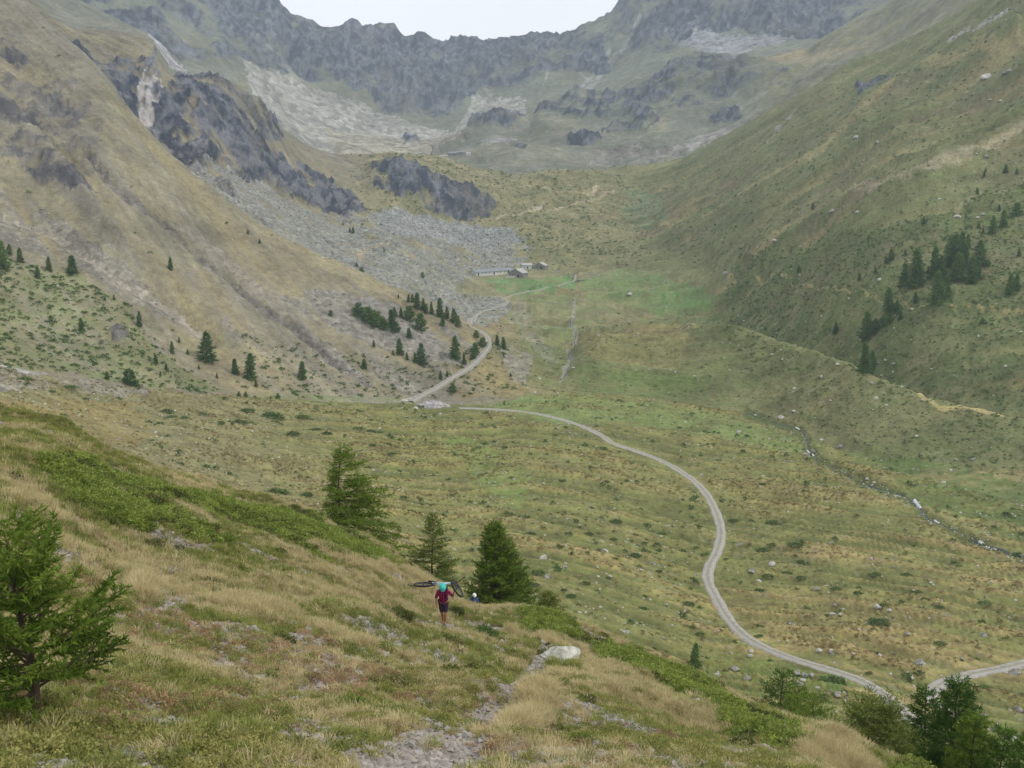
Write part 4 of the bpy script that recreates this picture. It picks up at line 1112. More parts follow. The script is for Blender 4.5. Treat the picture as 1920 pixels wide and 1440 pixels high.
# the larches along the brow of the near slope
def brow(px, py_top, py_base_hidden, r):
    """point on the ground at distance r along the bearing, and the height that reaches py_top"""
    az, _ = ray(px, py_base_hidden); az = float(az)
    x, y = r * math.sin(az), r * math.cos(az); z = ground(x, y)
    _, e = ray(px, py_top)
    return Vector((x, y, z)), float(e) * r - z
HERO = [
  # px, top py, base py, distance, seed, radius/H, branches, tuft, twigs, per, kw, label
  (640, 832, 1005, 58, 1, 0.46, 150, 0.14, 26, 14, dict(base=0.06, expo=0.8, asym=(0.5, 0.0), up=0.25, sparse=0.2), M_ndl, 'tall larch with sweeping right-hand branches on the brow, left of the three larches'),
  (812, 962, 1092, 59, 2, 0.42, 120, 0.13, 18, 10, dict(base=0.12, expo=0.75, sparse=0.2), M_ndl2, 'thin open larch behind the person carrying the bicycle'),
  (928, 983, 1150, 63, 3, 0.30, 240, 0.15, 24, 13, dict(base=0.03, expo=0.58, up=0.6, sparse=0.04), M_ndl, 'dense bushy larch to the right of the person carrying the bicycle'),
  (962, 1032, 1152, 64, 4, 0.30, 150, 0.15, 22, 13, dict(base=0.03, expo=0.6, up=0.55, sparse=0.1), M_ndl, 'shorter larch grown into the right side of the dense bushy larch'),
  (1028, 1108, 1180, 50, 5, 0.7, 70, 0.11, 14, 9, dict(base=0.05, expo=0.6, up=0.4), M_ndl2, 'low wispy young larch on the brow right of the dense larch'),
  (1464, 1254, 1345, 52, 6, 0.36, 110, 0.13, 20, 14, dict(base=0.05), M_ndl3, 'slim dark young larch on the brow above the lower track, left one of the trio'),
  (1492, 1285, 1350, 50, 7, 0.42, 90, 0.13, 20, 14, dict(base=0.05), M_ndl, 'short green young larch in the middle of the trio on the brow'),
  (1520, 1300, 1370, 46, 8, 0.50, 90, 0.13, 20, 14, dict(base=0.05, expo=0.6), M_ndl, 'bushy young larch at the right of the trio on the brow'),
  (1632, 1322, 1440, 38, 9, 0.52, 170, 0.11, 30, 15, dict(base=0.10, expo=0.40, up=0.5, sparse=0.08), M_ndl2, 'broad spreading larch with bare twigs where the track goes out of sight'),
  (1728, 1285, 1440, 44, 10, 0.19, 130, 0.13, 24, 15, dict(base=0.03, expo=0.7), M_ndl3, 'dark narrow larch between the spreading larch and the tall leaning one'),
  (1785, 1268, 1440, 40, 11, 0.21, 170, 0.13, 22, 14, dict(base=0.03, expo=0.65, asym=(0.2, 0.3)), M_ndl3, 'tall dark larch in front of the hairpin at the lower right'),
  (1822, 1330, 1440, 37, 12, 0.22, 110, 0.12, 26, 16, dict(base=0.03, expo=0.65), M_ndl, 'green larch filling the gap right of the tall dark larch'),
  (1876, 1358, 1440, 36, 13, 0.20, 100, 0.12, 22, 15, dict(base=0.03), M_ndl3, 'smaller dark larch near the lower right corner'),
  (1925, 1378, 1440, 34, 14, 0.24, 120, 0.12, 22, 15, dict(base=0.03), M_ndl3, 'dark larch cut off by the right edge of the picture'),
]
for px, pt, pb, r, sd_, rh, nb, tf, tw, per, kw, mat, lab in HERO:
    p, Hh = brow(px, pt, pb, r)
    ms = conifer_meshes('larch', mat, seed=sd_, H=Hh, Rad=Hh * rh, nb=nb, tuft=tf, tw=tw, per=per, **kw)
    place_tree('larch', ms, p - Vector((0, 0, 0.1)), 0, label=lab, cat='tree', group='larches on the brow of the near slope')
# the larch close by at the left edge
p = at(66, 1345, 'A', 'D'); d = p.xy.length
_, e = ray(45, 1000); Hn = float(e) * d - p.z
ms = conifer_meshes('larch', M_ndl, seed=31, H=Hn, Rad=Hn * 0.6, nb=62, tuft=0.06, tw=22, per=16, base=0.14, expo=0.40, up=0.7, twig_geo=True, sparse=0.22, trunk_r=0.055, lean=(-0.06, 0.0), asym=(0.08, 0.2))
place_tree('larch', ms, p - Vector((0, 0, 0.05)), 0.4, label='nearest larch with dark trunk at the left edge of the picture', cat='tree')

# distant conifers
FARP = []
for s in range(5):
    FARP.append(conifer_meshes('larch', M_ndlf, seed=50 + s, H=10.0, Rad=[2.3, 2.7, 2.1, 3.0, 2.4][s], nb=64, tuft=0.75, tw=6, per=4, base=0.04, expo=0.8, trunk_r=0.16))
BUSHP = [conifer_meshes('larch', M_ndlf, seed=60 + s, H=6.0, Rad=4.2, nb=50, tuft=0.7, tw=7, per=5, base=0.02, expo=0.45, up=0.5, trunk_r=0.14) for s in range(2)]
TREES = {
  'at the left edge of the scree slope': ('F','G2',[(6,505,46,1.0),(38,492,24,1.2),(18,478,18,1.2),(92,506,22,1.1),(136,513,30,1.5),(71,522,20,1.1)]),
  'on the open left scree slope': ('F','G2',[(320,506,22,1.0),(153,620,22,1.2),(262,613,27,0.8),(323,663,22,1.0),(336,642,10,1),(214,562,9,1.2),(197,563,7,1.3),(620,592,10,1.6),(487,456,8,1.5),(465,439,8,1.2)]),
  'scattered at the foot of the left slope': ('F','G2',[(389,678,52,1.25),(441,702,28,1.2),(470,711,46,1.1),(567,711,32,1.25),(480,725,13,1.3),(244,722,26,1.8),(201,711,14,1.5),(292,681,16,1.3),(312,694,12,1.4),(352,664,9,1.2),(301,704,8,1.2),(373,692,8,1),(407,709,10,1),(521,749,10,1.8),(461,747,9,1.8),(448,745,9,1.6),(683,691,18,1.4)]),
  'in the bushy row on bare scree': ('F','G2',[(672,592,22,2.0),(690,602,24,2.2),(706,612,26,2.3),(718,616,18,2.0),(734,612,30,1.3),(742,622,18,1.8),(740,594,18,1.1),(752,595,18,1.0),(767,600,24,1.8),(788,618,28,1.6),(767,633,18,1.5)]),
  'below the row of bushes near the track': ('F','G2',[(749,665,30,1.1),(701,650,12,1.2),(737,666,10,1),(763,675,14,1),(778,679,18,1),(790,683,38,1.1),(853,673,42,1.15),(870,683,20,1),(826,711,16,1.2),(838,706,11,1.2),(849,735,16,1.8),(957,706,8,1.2)]),
  'on the crest above the bushy row': ('F','G2',[(766,566,14,1.2),(773,567,16,1.1),(782,578,28,1.3),(794,582,22,1.1),(799,588,18,1.1),(809,588,22,0.8),(747,558,7,1),(825,594,34,1.1),(830,611,22,1),(838,597,22,1.1),(851,605,26,1.2),(859,612,20,1.1)]),
  'beside the upper bend of the track': ('F','G2',[(893,633,13,1.7),(905,650,16,1.8),(891,662,18,1.8),(887,673,14,1.8),(932,648,20,1.1),(944,655,22,1.2),(945,576,8,1.1)]),
  'on the far grey scree behind the crest': ('G2','H',[(678,517,14,1.6),(669,500,8,1.3),(792,521,10,1.6),(662,437,11,1.4),(656,435,9,1.2),(643,422,6,1.2),(720,472,6,1.2)]),
  'in the dark grove on the right-hand slope': ('G','S',[(1695,537,38,1.0),(1716,538,64,1.05),(1751,523,54,0.9),(1763,526,42,1.1),(1756,570,54,1.1),(1774,556,34,1.1),(1779,499,50,1.0),(1790,496,50,1.1),(1802,478,38,1.1),(1814,464,22,1.1),(1807,501,40,1.1),(1796,525,44,1.2),(1821,532,46,1.1),(1836,501,44,1.1),(1832,520,28,1.2)]),
  'strung out below the dark grove': ('G','S',[(1665,586,42,1.15),(1681,586,22,1.2),(1688,601,18,1.2),(1624,638,50,1.1),(1640,627,28,1.2),(1654,615,18,1.6),(1668,606,16,1.6),(1566,626,20,1.2),(1620,703,54,1.05),(1634,698,38,1.0),(1716,566,17,1.3)]),
  'scattered left of the dark grove': ('G','S',[(1671,486,18,1.4),(1661,494,13,1.1),(1641,513,12,1.2),(1611,526,14,1.2),(1697,479,10,1.2),(1732,419,12,1.3),(1740,513,11,1.1),(1497,512,12,1.5),(1524,391,10,1.5)]),
  'above and right of the dark grove': ('G','S',[(1852,499,11,1.8),(1881,426,28,1.15),(1861,438,28,1.15),(1843,438,10,1.1),(1835,428,10,1.1),(1873,396,11,1.2),(1905,405,20,1.6),(1893,554,36,1.1),(1905,544,26,1.2),(1842,607,9,1.8),(1845,331,9,1.2),(1906,326,9,1.4),(1832,363,10,1.4),(1885,324,14,1.2),(1848,323,8,1.2),(1910,480,12,1.4)]),
  'alone on the pasture just behind the brow': ('D2','F',[(1303,1252,46,0.9)]),
}
for place, (k0, k1, items) in TREES.items():
    items = sorted(items)
    for i, (px, pb, hpx, wf) in enumerate(items):
        p = at(px, pb, k0, k1)
        Hh = hpx / FPX * p.length * 1.02
        bush = wf >= 1.55
        if bush: ms = BUSHP[i % 2]; sc = Hh / 6.0; sxy = wf * 0.50
        else: ms = FARP[(i * 3 + hpx) % 5]; sc = Hh / 10.0; sxy = wf * 1.02
        sz = ('dwarf' if hpx < 13 else 'small' if hpx < 24 else 'middle-sized' if hpx < 40 else 'tall')
        nm = 'bushy conifer' if bush else 'conifer'
        place_tree('conifer', ms, p - Vector((0, 0, 0.1)), random.uniform(0, 6.28), sc, sxy,
                   '%s dark %s %s%s' % (sz, nm, place, '' if len(items) == 1 else ', ' + ordinal_phrase(i, len(items))), 'tree', 'conifers ' + place)

# ------------------------------------------------------------------ juniper cushions and shrubs
def leaf_clump(name, seed, n, size, leaf, mat, flat=0.45):
    rn = np.random.default_rng(seed)
    d = rn.normal(0, 1, (n, 3)); d[:, 2] = np.abs(d[:, 2]); d /= np.linalg.norm(d, axis=1)[:, None]
    rad = size * (0.55 + 0.45 * rn.random(n)) * (1 + 0.2 * np.sin(d[:, 0] * 5 + seed) * np.cos(d[:, 1] * 4))
    P_ = d * rad[:, None] * np.array([1, 1, flat])
    nd = d * 0.8 + rn.normal(0, 0.6, (n, 3)); nd /= np.linalg.norm(nd, axis=1)[:, None]
    sd_ = np.cross(nd, rn.normal(0, 1, (n, 3))); sd_ /= np.linalg.norm(sd_, axis=1)[:, None]
    l = leaf * rn.uniform(0.6, 1.4, n)[:, None]
    a = P_ - sd_ * l * 0.4; b_ = P_ + sd_ * l * 0.4; c = P_ + nd * l
    V = np.concatenate([a, b_, c]); F_ = np.stack([np.arange(n), np.arange(n) + n, np.arange(n) + 2 * n], 1)
    return mesh_np(name, V, F_, mat)
M_jun = simple_mat('juniper_foliage', (66, 94, 46), 0.85, 0.3, 1.5, obj_random=0.5, rgb2=(112, 132, 72))
M_rho = simple_mat('alpenrose_foliage', (96, 120, 46), 0.8, 0.3, 3.0, obj_random=0.7, rgb2=(166, 178, 88), trans=0.3)
M_rho2 = simple_mat('dark_heath_foliage', (66, 80, 38), 0.85, 0.3, 3.0, obj_random=0.6, rgb2=(112, 116, 60), trans=0.15)
CUSH = [leaf_clump('juniper_cushion', s, 520, 1.0, 0.16, M_jun, 0.42) for s in (1, 2, 3)]
SHRUBS = {
  'at the foot of the left slope': ('E','F',[(311,772,26),(321,782,22),(345,784,16),(463,771,30),(508,782,40),(565,784,30),(447,793,34),(548,815,28),(593,807,22),(612,814,22),(95,735,18),(130,728,26),(45,713,30)]),
  'on the pasture behind the tall larch': ('E','F',[(515,925,50),(573,929,28),(671,804,24),(694,808,14),(711,812,18),(697,835,16),(726,833,16),(732,851,22),(945,839,14),(755,933,20)]),
  'just right of the bushy larch': ('E','F',[(995,1001,20),(1008,1074,30),(1045,1065,18),(1065,1001,18),(999,1096,24),(1071,1118,20),(1097,1094,22),(1057,1106,14)]),
  'on the pasture left of the curving track': ('E','F',[(1104,1001,20),(1155,979,24),(1150,1011,16),(1153,1048,14),(1190,1043,26),(1204,1142,20),(1208,1118,14),(1240,1001,20),(1235,1071,14),(1297,1177,16),(1312,1189,18),(1290,1133,26)]),
  'inside the bend of the track': ('E','F',[(1375,976,20),(1450,981,28),(1447,1021,18),(1492,1023,30),(1430,1032,26),(1503,1053,16),(1361,1049,14),(1440,1081,24),(1475,1075,20),(1503,1084,22),(1424,1109,22),(1424,1193,18)]),
  'on the pasture towards the brook': ('E','F',[(1641,1078,24),(1700,1078,20),(1568,1105,22),(1608,1113,18),(1723,1109,14),(1735,1123,16),(1846,1131,24),(1762,1138,16),(1657,1135,18),(1763,1206,22),(1910,1041,20),(1650,1168,40),(1430,908,12)]),
  'beside the lowest stretch of the track': ('E','F',[(1563,1280,46),(1630,1262,14),(1845,1290,24)]),
}
for place, (k0, k1, items) in SHRUBS.items():
    items = sorted(items)
    for i, (px, py, wd) in enumerate(items):
        p = at(px, py, k0, k1); s = wd / FPX * p.length * 0.5
        o = link('juniper_shrub', CUSH[i % 3]); o.location = p - Vector((0, 0, 0.05)); o.scale = (s * 1.05, s * 0.8, s * random.uniform(0.7, 1.0)); o.rotation_euler = (0, 0, random.uniform(-.3, .3))
        sz = 'wide' if wd > 27 else ('small' if wd < 17 else 'round')
        tag(o, '%s flat juniper cushion %s, %s' % (sz, place, ordinal_phrase(i, len(items))), 'shrub', 'juniper cushions ' + place)
NEARSH = [(742, 1160, 74, 0.34, M_rho2, 'low dark green shrub in the dry grass left of the person with the bicycle'),
          (853, 1150, 40, 0.5, M_rho2, 'small dark shrub just behind the legs of the person with the bicycle'),
          (660, 1325, 60, 0.6, M_rho, 'yellow-green bushy plant in the grass at the lower centre left'),
          (1035, 1345, 44, 0.7, M_rho, 'bright green upright shrub right of the pale straw grass'),
          (1085, 1395, 60, 0.6, M_rho, 'bright green shrub at the bottom edge right of the footpath'),
          (900, 1190, 60, 0.35, M_jun, 'dark sprawling juniper sprig beside the footpath'),
          (1405, 1345, 70, 0.3, M_rho2, 'dark heath shrub on the lower right part of the brow'),
          (1465, 1365, 60, 0.35, M_rho2, 'reddish green heath clump beside the dead stump'),
          (60, 1030, 70, 0.4, M_rho2, 'brownish heath shrub above the bare patch at the left')]
for k, (px, py, wd, fl_, mt, lab) in enumerate(NEARSH):
    p = at(px, py, 'A', 'D'); s = wd / FPX * p.length * 0.5
    o = link('shrub', leaf_clump('shrub', 80 + k, 2600, 1.0, 0.09, mt, fl_ * 1.2)); o.location = p - Vector((0, 0, 0.03)); o.scale = (s, s, s)
    tag(o, lab, 'shrub')

# heath and alpenrose mats on the near slope
MATS = [[(70,862),(150,856),(240,892),(330,925),(400,930),(480,948),(560,962),(640,1000),(700,1028),(735,1055),(640,1068),(590,1055),(550,1030),(480,1000),(430,978),(360,985),(420,1025),(330,1012),(220,975),(130,930)],
        [(1085,1185),(1200,1222),(1340,1288),(1400,1330),(1330,1320),(1230,1290),(1130,1245)],
        [(975,1150),(1060,1168),(1090,1195),(1000,1190)],
        [(1340,1330),(1430,1340),(1560,1400),(1450,1395),(1380,1370)],
        [(1700,1420),(1900,1500),(1800,1520),(1650,1470)]]
mm_ = np.zeros(Rg.shape, np.float32)
for q in MATS: mm_ = np.maximum(mm_, poly(q, 'A', 'D2', 10, s=8))
gapn = sstep(0.35, 0.0, fbm(X / 2.6, Y / 2.6, 4, 151, 0.6) - 0.15)
MATM = mm_ * gapn * sstep(-0.35, 0.1, fbm(X / 1.3, Y / 1.3, 4, 153, 0.65) + 0.15)
PM = [proto('heath_clump', leaf_clump('heath_clump', 90 + s, 260, 0.30, 0.055, M_rho, 0.6)) for s in range(3)]
PM2 = [proto('heath_clump_dark', leaf_clump('heath_clump_dark', 95 + s, 260, 0.28, 0.05, M_rho2, 0.6)) for s in range(3)]
pts, r, c = sample(6500, AREA * MATM * (0.25 + (vnoise(X / 3, Y / 3, 155) > 0.45)))
scatter('alpenrose_mat', PM, pts, rand_rot(len(pts), 0.2), 0.7 + 0.7 * RNG.random(len(pts)), 'low green alpenrose mats along the brow of the near slope')
pts, r, c = sample(3600, AREA * (MATM * (0.25 + (vnoise(X / 3, Y / 3, 155) < 0.5)) + 0.02 * segNear * (nC > 0.3) * (Rg > 12)))
scatter('heath_mat', PM2, pts, rand_rot(len(pts), 0.2), 0.5 + 0.7 * RNG.random(len(pts)), 'dark heath and bilberry mats on the near slope')

# ------------------------------------------------------------------ grass
def grass_tuft(name, seed, n, h, spread, width, mat, bend=0.5):
    rn = np.random.default_rng(seed); V, F_ = [], []
    for i in range(n):
        a = rn.random() * 6.283; r0 = spread * rn.random() ** 0.7
        b0 = np.array([math.cos(a) * r0, math.sin(a) * r0, -0.02])
        a2 = a + rn.normal(0, 0.6); d = np.array([math.cos(a2), math.sin(a2), 0.0])
        hh = h * rn.uniform(0.5, 1.15); lean = rn.uniform(0.15, 1.0) * bend
        s = np.array([-d[1], d[0], 0]) * width * 0.5
        m1 = b0 + d * lean * hh * 0.3 + np.array([0, 0, hh * 0.6]); m2 = b0 + d * lean * hh * 1.0 + np.array([0, 0, hh * (1 - 0.25 * lean)])
        k = len(V); V += [b0 - s, b0 + s, m1 + s * 0.8, m1 - s * 0.8, m2]
        F_ += [[k, k+1, k+2], [k, k+2, k+3], [k+3, k+2, k+4]]
    return mesh_np(name, np.array(V), np.array(F_), mat)
M_straw = simple_mat('straw_grass', (178, 164, 118), 0.9, 0.3, 4.0, obj_random=0.8, rgb2=(222, 208, 162), trans=0.3, albedo=0.92)
M_green = simple_mat('olive_grass', (114, 126, 62), 0.9, 0.3, 4.0, obj_random=0.8, rgb2=(168, 172, 96), trans=0.3, albedo=0.9)
M_tus = simple_mat('pasture_tussock', (112, 112, 60), 0.9, 0.3, 0.5, obj_random=0.9, rgb2=(182, 162, 112), trans=0.2)
PS = [proto('dry_tuft', grass_tuft('dry_tuft', 1 + s, 46, 0.15, 0.11, 0.009, M_straw, 0.9)) for s in range(4)]
PG = [proto('green_tuft', grass_tuft('green_tuft', 11 + s, 46, 0.12, 0.11, 0.010, M_green, 0.8)) for s in range(4)]
PL = [proto('tall_straw', grass_tuft('tall_straw', 21 + s, 60, 0.30, 0.20, 0.009, M_straw, 0.8)) for s in range(3)]
_fp = at(832, 1173, 'A', 'D')
feet = 1 - 0.97 * (np.hypot(X - _fp.x, (Y - _fp.y + 0.3) * 0.6) < 0.42)
dens = 1 / np.maximum(Rg, 8) ** 0.75 * sstep(2.5, 4.5, Rg) * (1 - 0.85 * np.clip(GRAV, 0, 1)) * (1 - np.clip(trail * 1.4, 0, 0.97))
gpat = sstep(-0.25, 0.35, fbm(X / 2.4, Y / 2.4, 4, 161, 0.6) + 0.3 * nB)
pts, r, c = sample(25000, AREA * segNear * dens * (0.08 + gpat) * (1 - 0.5 * mm_) * feet)
scatter('dry_grass', PS, pts, rand_rot(len(pts), 0.25), (0.6 + 0.8 * RNG.random(len(pts))) * np.clip(Rg[r, c] / 22, 0.75, 1.25), 'dry straw-coloured grass on the near slope')
pts, r, c = sample(30000, AREA * segNear * dens * (0.15 + 1 - gpat) * (1 - 0.4 * mm_) * feet)
scatter('green_grass', PG, pts, rand_rot(len(pts), 0.25), (0.6 + 0.8 * RNG.random(len(pts))) * np.clip(Rg[r, c] / 22, 0.75, 1.25), 'short olive green grass on the near slope')
tallm = np.zeros(Rg.shape, np.float32)
for q in ([(1000,1290),(1045,1300),(1030,1330),(990,1380),(945,1385),(960,1340)], [(740,1060),(790,1085),(830,1105),(800,1110),(760,1092)], [(1500,1365),(1570,1390),(1640,1440),(1560,1430),(1500,1400)],
          [(950,1185),(1040,1200),(1040,1215),(960,1200)], [(380,1130),(470,1120),(560,1150),(480,1160)], [(600,1170),(640,1200),(700,1215),(640,1215)], [(300,940),(380,970),(400,1000),(330,970)], [(250,1080),(290,1100),(280,1130),(250,1120)], [(580,1030),(660,1060),(740,1080),(700,1090),(600,1060)],):
    tallm = np.maximum(tallm, poly(q, 'A', 'D2', 6, s=4))
pts, r, c = sample(5200, AREA * tallm / np.maximum(Rg, 8) ** 0.6)
scatter('tall_dry_grass', PL, pts, rand_rot(len(pts), 0.2) + np.array([0.25, 0.2, 0]), 0.6 + 0.6 * RNG.random(len(pts)), 'long pale straw bunches standing out of the near slope')
# low herbs, heath sprigs and rusty blueberry leaves between the grass
M_herb = simple_mat('mixed_herbs', (112, 122, 60), 0.85, 0.3, 3.0, obj_random=0.9, rgb2=(178, 172, 104), trans=0.25, albedo=0.88)
M_rust = simple_mat('rusty_heath', (120, 104, 76), 0.85, 0.3, 3.0, obj_random=0.9, rgb2=(184, 152, 118), trans=0.25, albedo=1.0)
PH = [proto('herb', leaf_clump('herb', 160 + s, 170, 0.12, 0.020, M_herb, 0.7)) for s in range(3)]
PR = [proto('rusty_sprig', leaf_clump('rusty_sprig', 170 + s, 190, 0.14, 0.020, M_rust, 0.6)) for s in range(3)]
pts, r, c = sample(16000, AREA * segNear / np.maximum(Rg, 8) ** 0.6 * sstep(3, 5, Rg) * (0.15 + sstep(-0.1, 0.5, fbm(X / 1.7, Y / 1.7, 4, 171, 0.6))) * (1 - 0.8 * GRAV) * (1 - trail))
scatter('low_herbs', PH, pts, rand_rot(len(pts), 0.3), 0.6 + 0.9 * RNG.random(len(pts)), 'low yellow-green herbs among the grass of the near slope')
pts, r, c = sample(3800, AREA * segNear / np.maximum(Rg, 8) ** 0.6 * sstep(3, 5, Rg) * (0.03 + sstep(0.15, 0.5, fbm(X / 2.2, Y / 2.2, 4, 177, 0.6))) * (1 - trail))
scatter('rusty_heath', PR, pts, rand_rot(len(pts), 0.3), 0.4 + 0.9 * RNG.random(len(pts)), 'rusty brown heath sprigs among the grass of the near slope')
# pasture tussocks
mead = poly([(880,515),(1350,500),(1360,600),(1100,600),(1040,640),(960,600),(930,560)], 'F', 'H', 6)
PT = [proto('tussock', leaf_clump('tussock', 130 + s, 22, 0.45, 0.28, M_tus, 0.35)) for s in range(4)]
PT2 = [proto('dark_tussock', leaf_clump('dark_tussock', 140 + s, 30, 0.6, 0.36, M_jun, 0.5)) for s in range(3)]
tw_ = AREA * ((SG > 4.9) & (SG < 6)) * (1 - roadm) * (0.15 + 2 * sstep(0.35, 0.7, terr))
pts, r, c = sample(20000, tw_)
scatter('pasture_tussocks', PT, pts, rand_rot(len(pts), 0.2), 0.35 + 0.7 * RNG.random(len(pts)), 'tufted grass of the valley pasture')
pts, r, c = sample(1000, AREA * ((SG > 4.9) & (SG < 6)) * (1 - roadm) * (0.1 + sstep(0.3, 0.7, nB)))
scatter('low_pasture_shrubs', PT2, pts, rand_rot(len(pts), 0.2), 0.5 + 1.2 * RNG.random(len(pts)) ** 2, 'tiny dark heath tufts dotted over the valley pasture')
gx_ = poly([(1330,610),(1380,500),(1500,470),(1700,420),(2100,280),(2100,950),(1700,860),(1500,800)], 'F', 'H2', 14)
pts, r, c = sample(14000, AREA * (1 - 0.95 * mead) * ((1 - LEFT) * (0.15 + gx_) ) * ((SG > 6) & (SG < 11.5)) * (0.2 + sstep(-0.1, 0.5, nC)) / Rg ** 0.5)
scatter('slope_heath', PT2, pts, rand_rot(len(pts), 0.2), (0.5 + 0.8 * RNG.random(len(pts)) ** 2) * np.clip(Rg[r, c] / 500, 0.6, 1.6), 'dark heath dotted over the right-hand slope')
lx_ = poly([(-60,470),(60,500),(150,520),(230,570),(300,650),(430,735),(300,740),(150,705),(-60,690)], 'F', 'G', 14) + 0.7 * poly([(430,640),(560,640),(740,680),(900,650),(940,640),(990,740),(780,745),(560,745),(440,720)], 'F', 'G2', 12)
pts, r, c = sample(2200, AREA * (lx_ + 0.006 * (LEFT * (SG > 6) * (SG < 7))) * (0.2 + sstep(0, 0.5, nC)))
scatter('slope_shrubs', PT2, pts, rand_rot(len(pts), 0.2), (0.5 + 1.3 * RNG.random(len(pts)) ** 3), 'green heath clumps at the foot of the left-hand slope')
pts, r, c = sample(2600, AREA * (1 - 0.95 * mead) * shelf * (GRAV < 0.3) * (SG > 9.3) * (0.1 + sstep(0.1, 0.5, nC + .4 * nB)))
scatter('shelf_shrubs', PT2, pts, rand_rot(len(pts), 0.2), (0.9 + 1.8 * RNG.random(len(pts)) ** 3), 'dark low scrub on the rocky step of the valley')
# ------------------------------------------------------------------ buildings of the alp
M_white = simple_mat('white_render', (196, 198, 198), 0.9, 0.12, 0.6, rgb2=(226, 228, 228))
M_stonew = simple_mat('dry_stone_wall', (112, 114, 112), 0.95, 0.3, 1.4, rgb2=(158, 158, 152))
M_slab = simple_mat('grey_slab_roof', (122, 126, 134), 0.85, 0.2, 0.8, rgb2=(156, 160, 166))
M_slabp = simple_mat('pale_slab_roof', (168, 168, 164), 0.85, 0.2, 0.8, rgb2=(200, 200, 194))
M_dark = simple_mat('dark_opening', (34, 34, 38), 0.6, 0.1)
def gable_house(name, c, rz, L_, Wd, wh, rh, mwall, mroof, openings=(), over=0.5, label='', cat='building'):
    """L_ along local x (ridge), Wd along local y; front wall is local -y, gable wall is +x"""
    o = empty(name, c, rz)
    w = MB(); h = L_ / 2; q = Wd / 2
    w.box(-h, h, -q, q, -2.5, wh)
    for sx in (-h, h): w.poly([(sx, -q, wh), (sx, q, wh), (sx, 0, wh + rh)] if sx > 0 else [(sx, q, wh), (sx, -q, wh), (sx, 0, wh + rh)])
    w.build('wall', mwall, o)
    for sg in (-1, 1):
        r_ = MB(); yo = sg * (q + over); zo = wh - over * rh / q
        a = [(-h - over, yo, zo), (h + over, yo, zo), (h + over, 0, wh + rh), (-h - over, 0, wh + rh)]
        up_ = [(x, y, z + 0.28) for x, y, z in a]; b = [(x, y, z + 0.02) for x, y, z in a]
        r_.v = [Vector(p) for p in b + up_]
        r_.f = [[0,3,2,1],[4,5,6,7],[0,1,5,4],[1,2,6,5],[2,3,7,6],[3,0,4,7]]
        r_.build('roof', mroof, o)
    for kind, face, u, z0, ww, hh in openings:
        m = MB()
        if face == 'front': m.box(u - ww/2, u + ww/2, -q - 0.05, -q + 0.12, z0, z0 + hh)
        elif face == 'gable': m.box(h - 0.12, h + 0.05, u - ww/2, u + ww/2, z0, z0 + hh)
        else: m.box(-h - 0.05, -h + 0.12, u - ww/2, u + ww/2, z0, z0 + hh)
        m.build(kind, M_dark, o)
    return tag(o, label, cat)
a = at(893, 517, 'G2', 'H'); b = at(966, 511, 'G2', 'H')
b = a + (b - a).normalized() * min((b - a).length, 46) if (b - a).length > 46 else b
dv = (b - a); Lb = dv.xy.length; rz = math.atan2(dv.y, dv.x); mid_ = (a + b) / 2
nrm = Vector((-math.sin(rz), math.cos(rz), 0))
zb = max(a.z, b.z, ground(*(mid_ + nrm * 4).xy)) - 0.3
gable_house('long_barn', Vector((mid_.x, mid_.y, zb)) + nrm * 4, rz, Lb, 8, 2.6, 1.9, M_white, M_slab,
            [('door', 'front', -Lb*0.02, 0, 1.6, 2.2), ('door', 'front', -Lb*0.44, 0, 1.4, 2.2), ('door', 'front', Lb*0.38, 0, 2.2, 2.2)] + [('window', 'front', x * Lb, 1.2, 0.9, 0.8) for x in (-0.34, -0.24, -0.14, 0.08, 0.16, 0.26, 0.31)],
            label='long low white barn with grey roof beside the green meadow')
def house_at(px, py, **kw):
    p = at(px, py, kw.pop('k0', 'G2'), kw.pop('k1', 'H'))
    return gable_house(c=Vector((p.x, p.y, p.z - 0.2)), **kw)
house_at(972, 519, name='stone_house', rz=math.radians(-116), L_=11, Wd=12, wh=3.6, rh=3.2, mwall=M_stonew, mroof=M_slabp,
         openings=[('door', 'gable', 2.5, 0, 1.6, 2.2), ('window', 'gable', -2.6, 1.4, 1.1, 1.0), ('window', 'front', 2, 1.4, 1.0, 1.0)], label='stone gabled house with pale slab roof at the end of the long barn')
house_at(987, 503, name='small_white_house', rz=math.radians(8), L_=8, Wd=6, wh=3.0, rh=1.4, mwall=M_white, mroof=M_slabp,
         openings=[('door', 'front', 0.6, 0, 1.1, 2.0), ('window', 'front', -2, 1.1, 0.9, 0.8)], label='small whitewashed hut behind the stone gabled house')
house_at(1014, 503, name='stone_hut', rz=math.radians(-112), L_=8, Wd=9.5, wh=2.8, rh=2.4, mwall=M_stonew, mroof=M_slabp,
         openings=[('door', 'gable', 1.6, 0, 1.3, 2.1), ('window', 'gable', -2.4, 1.2, 0.9, 0.9), ('window', 'front', 1.0, 1.2, 0.9, 0.9)], label='stone hut with pale roof, rightmost building above the meadow')
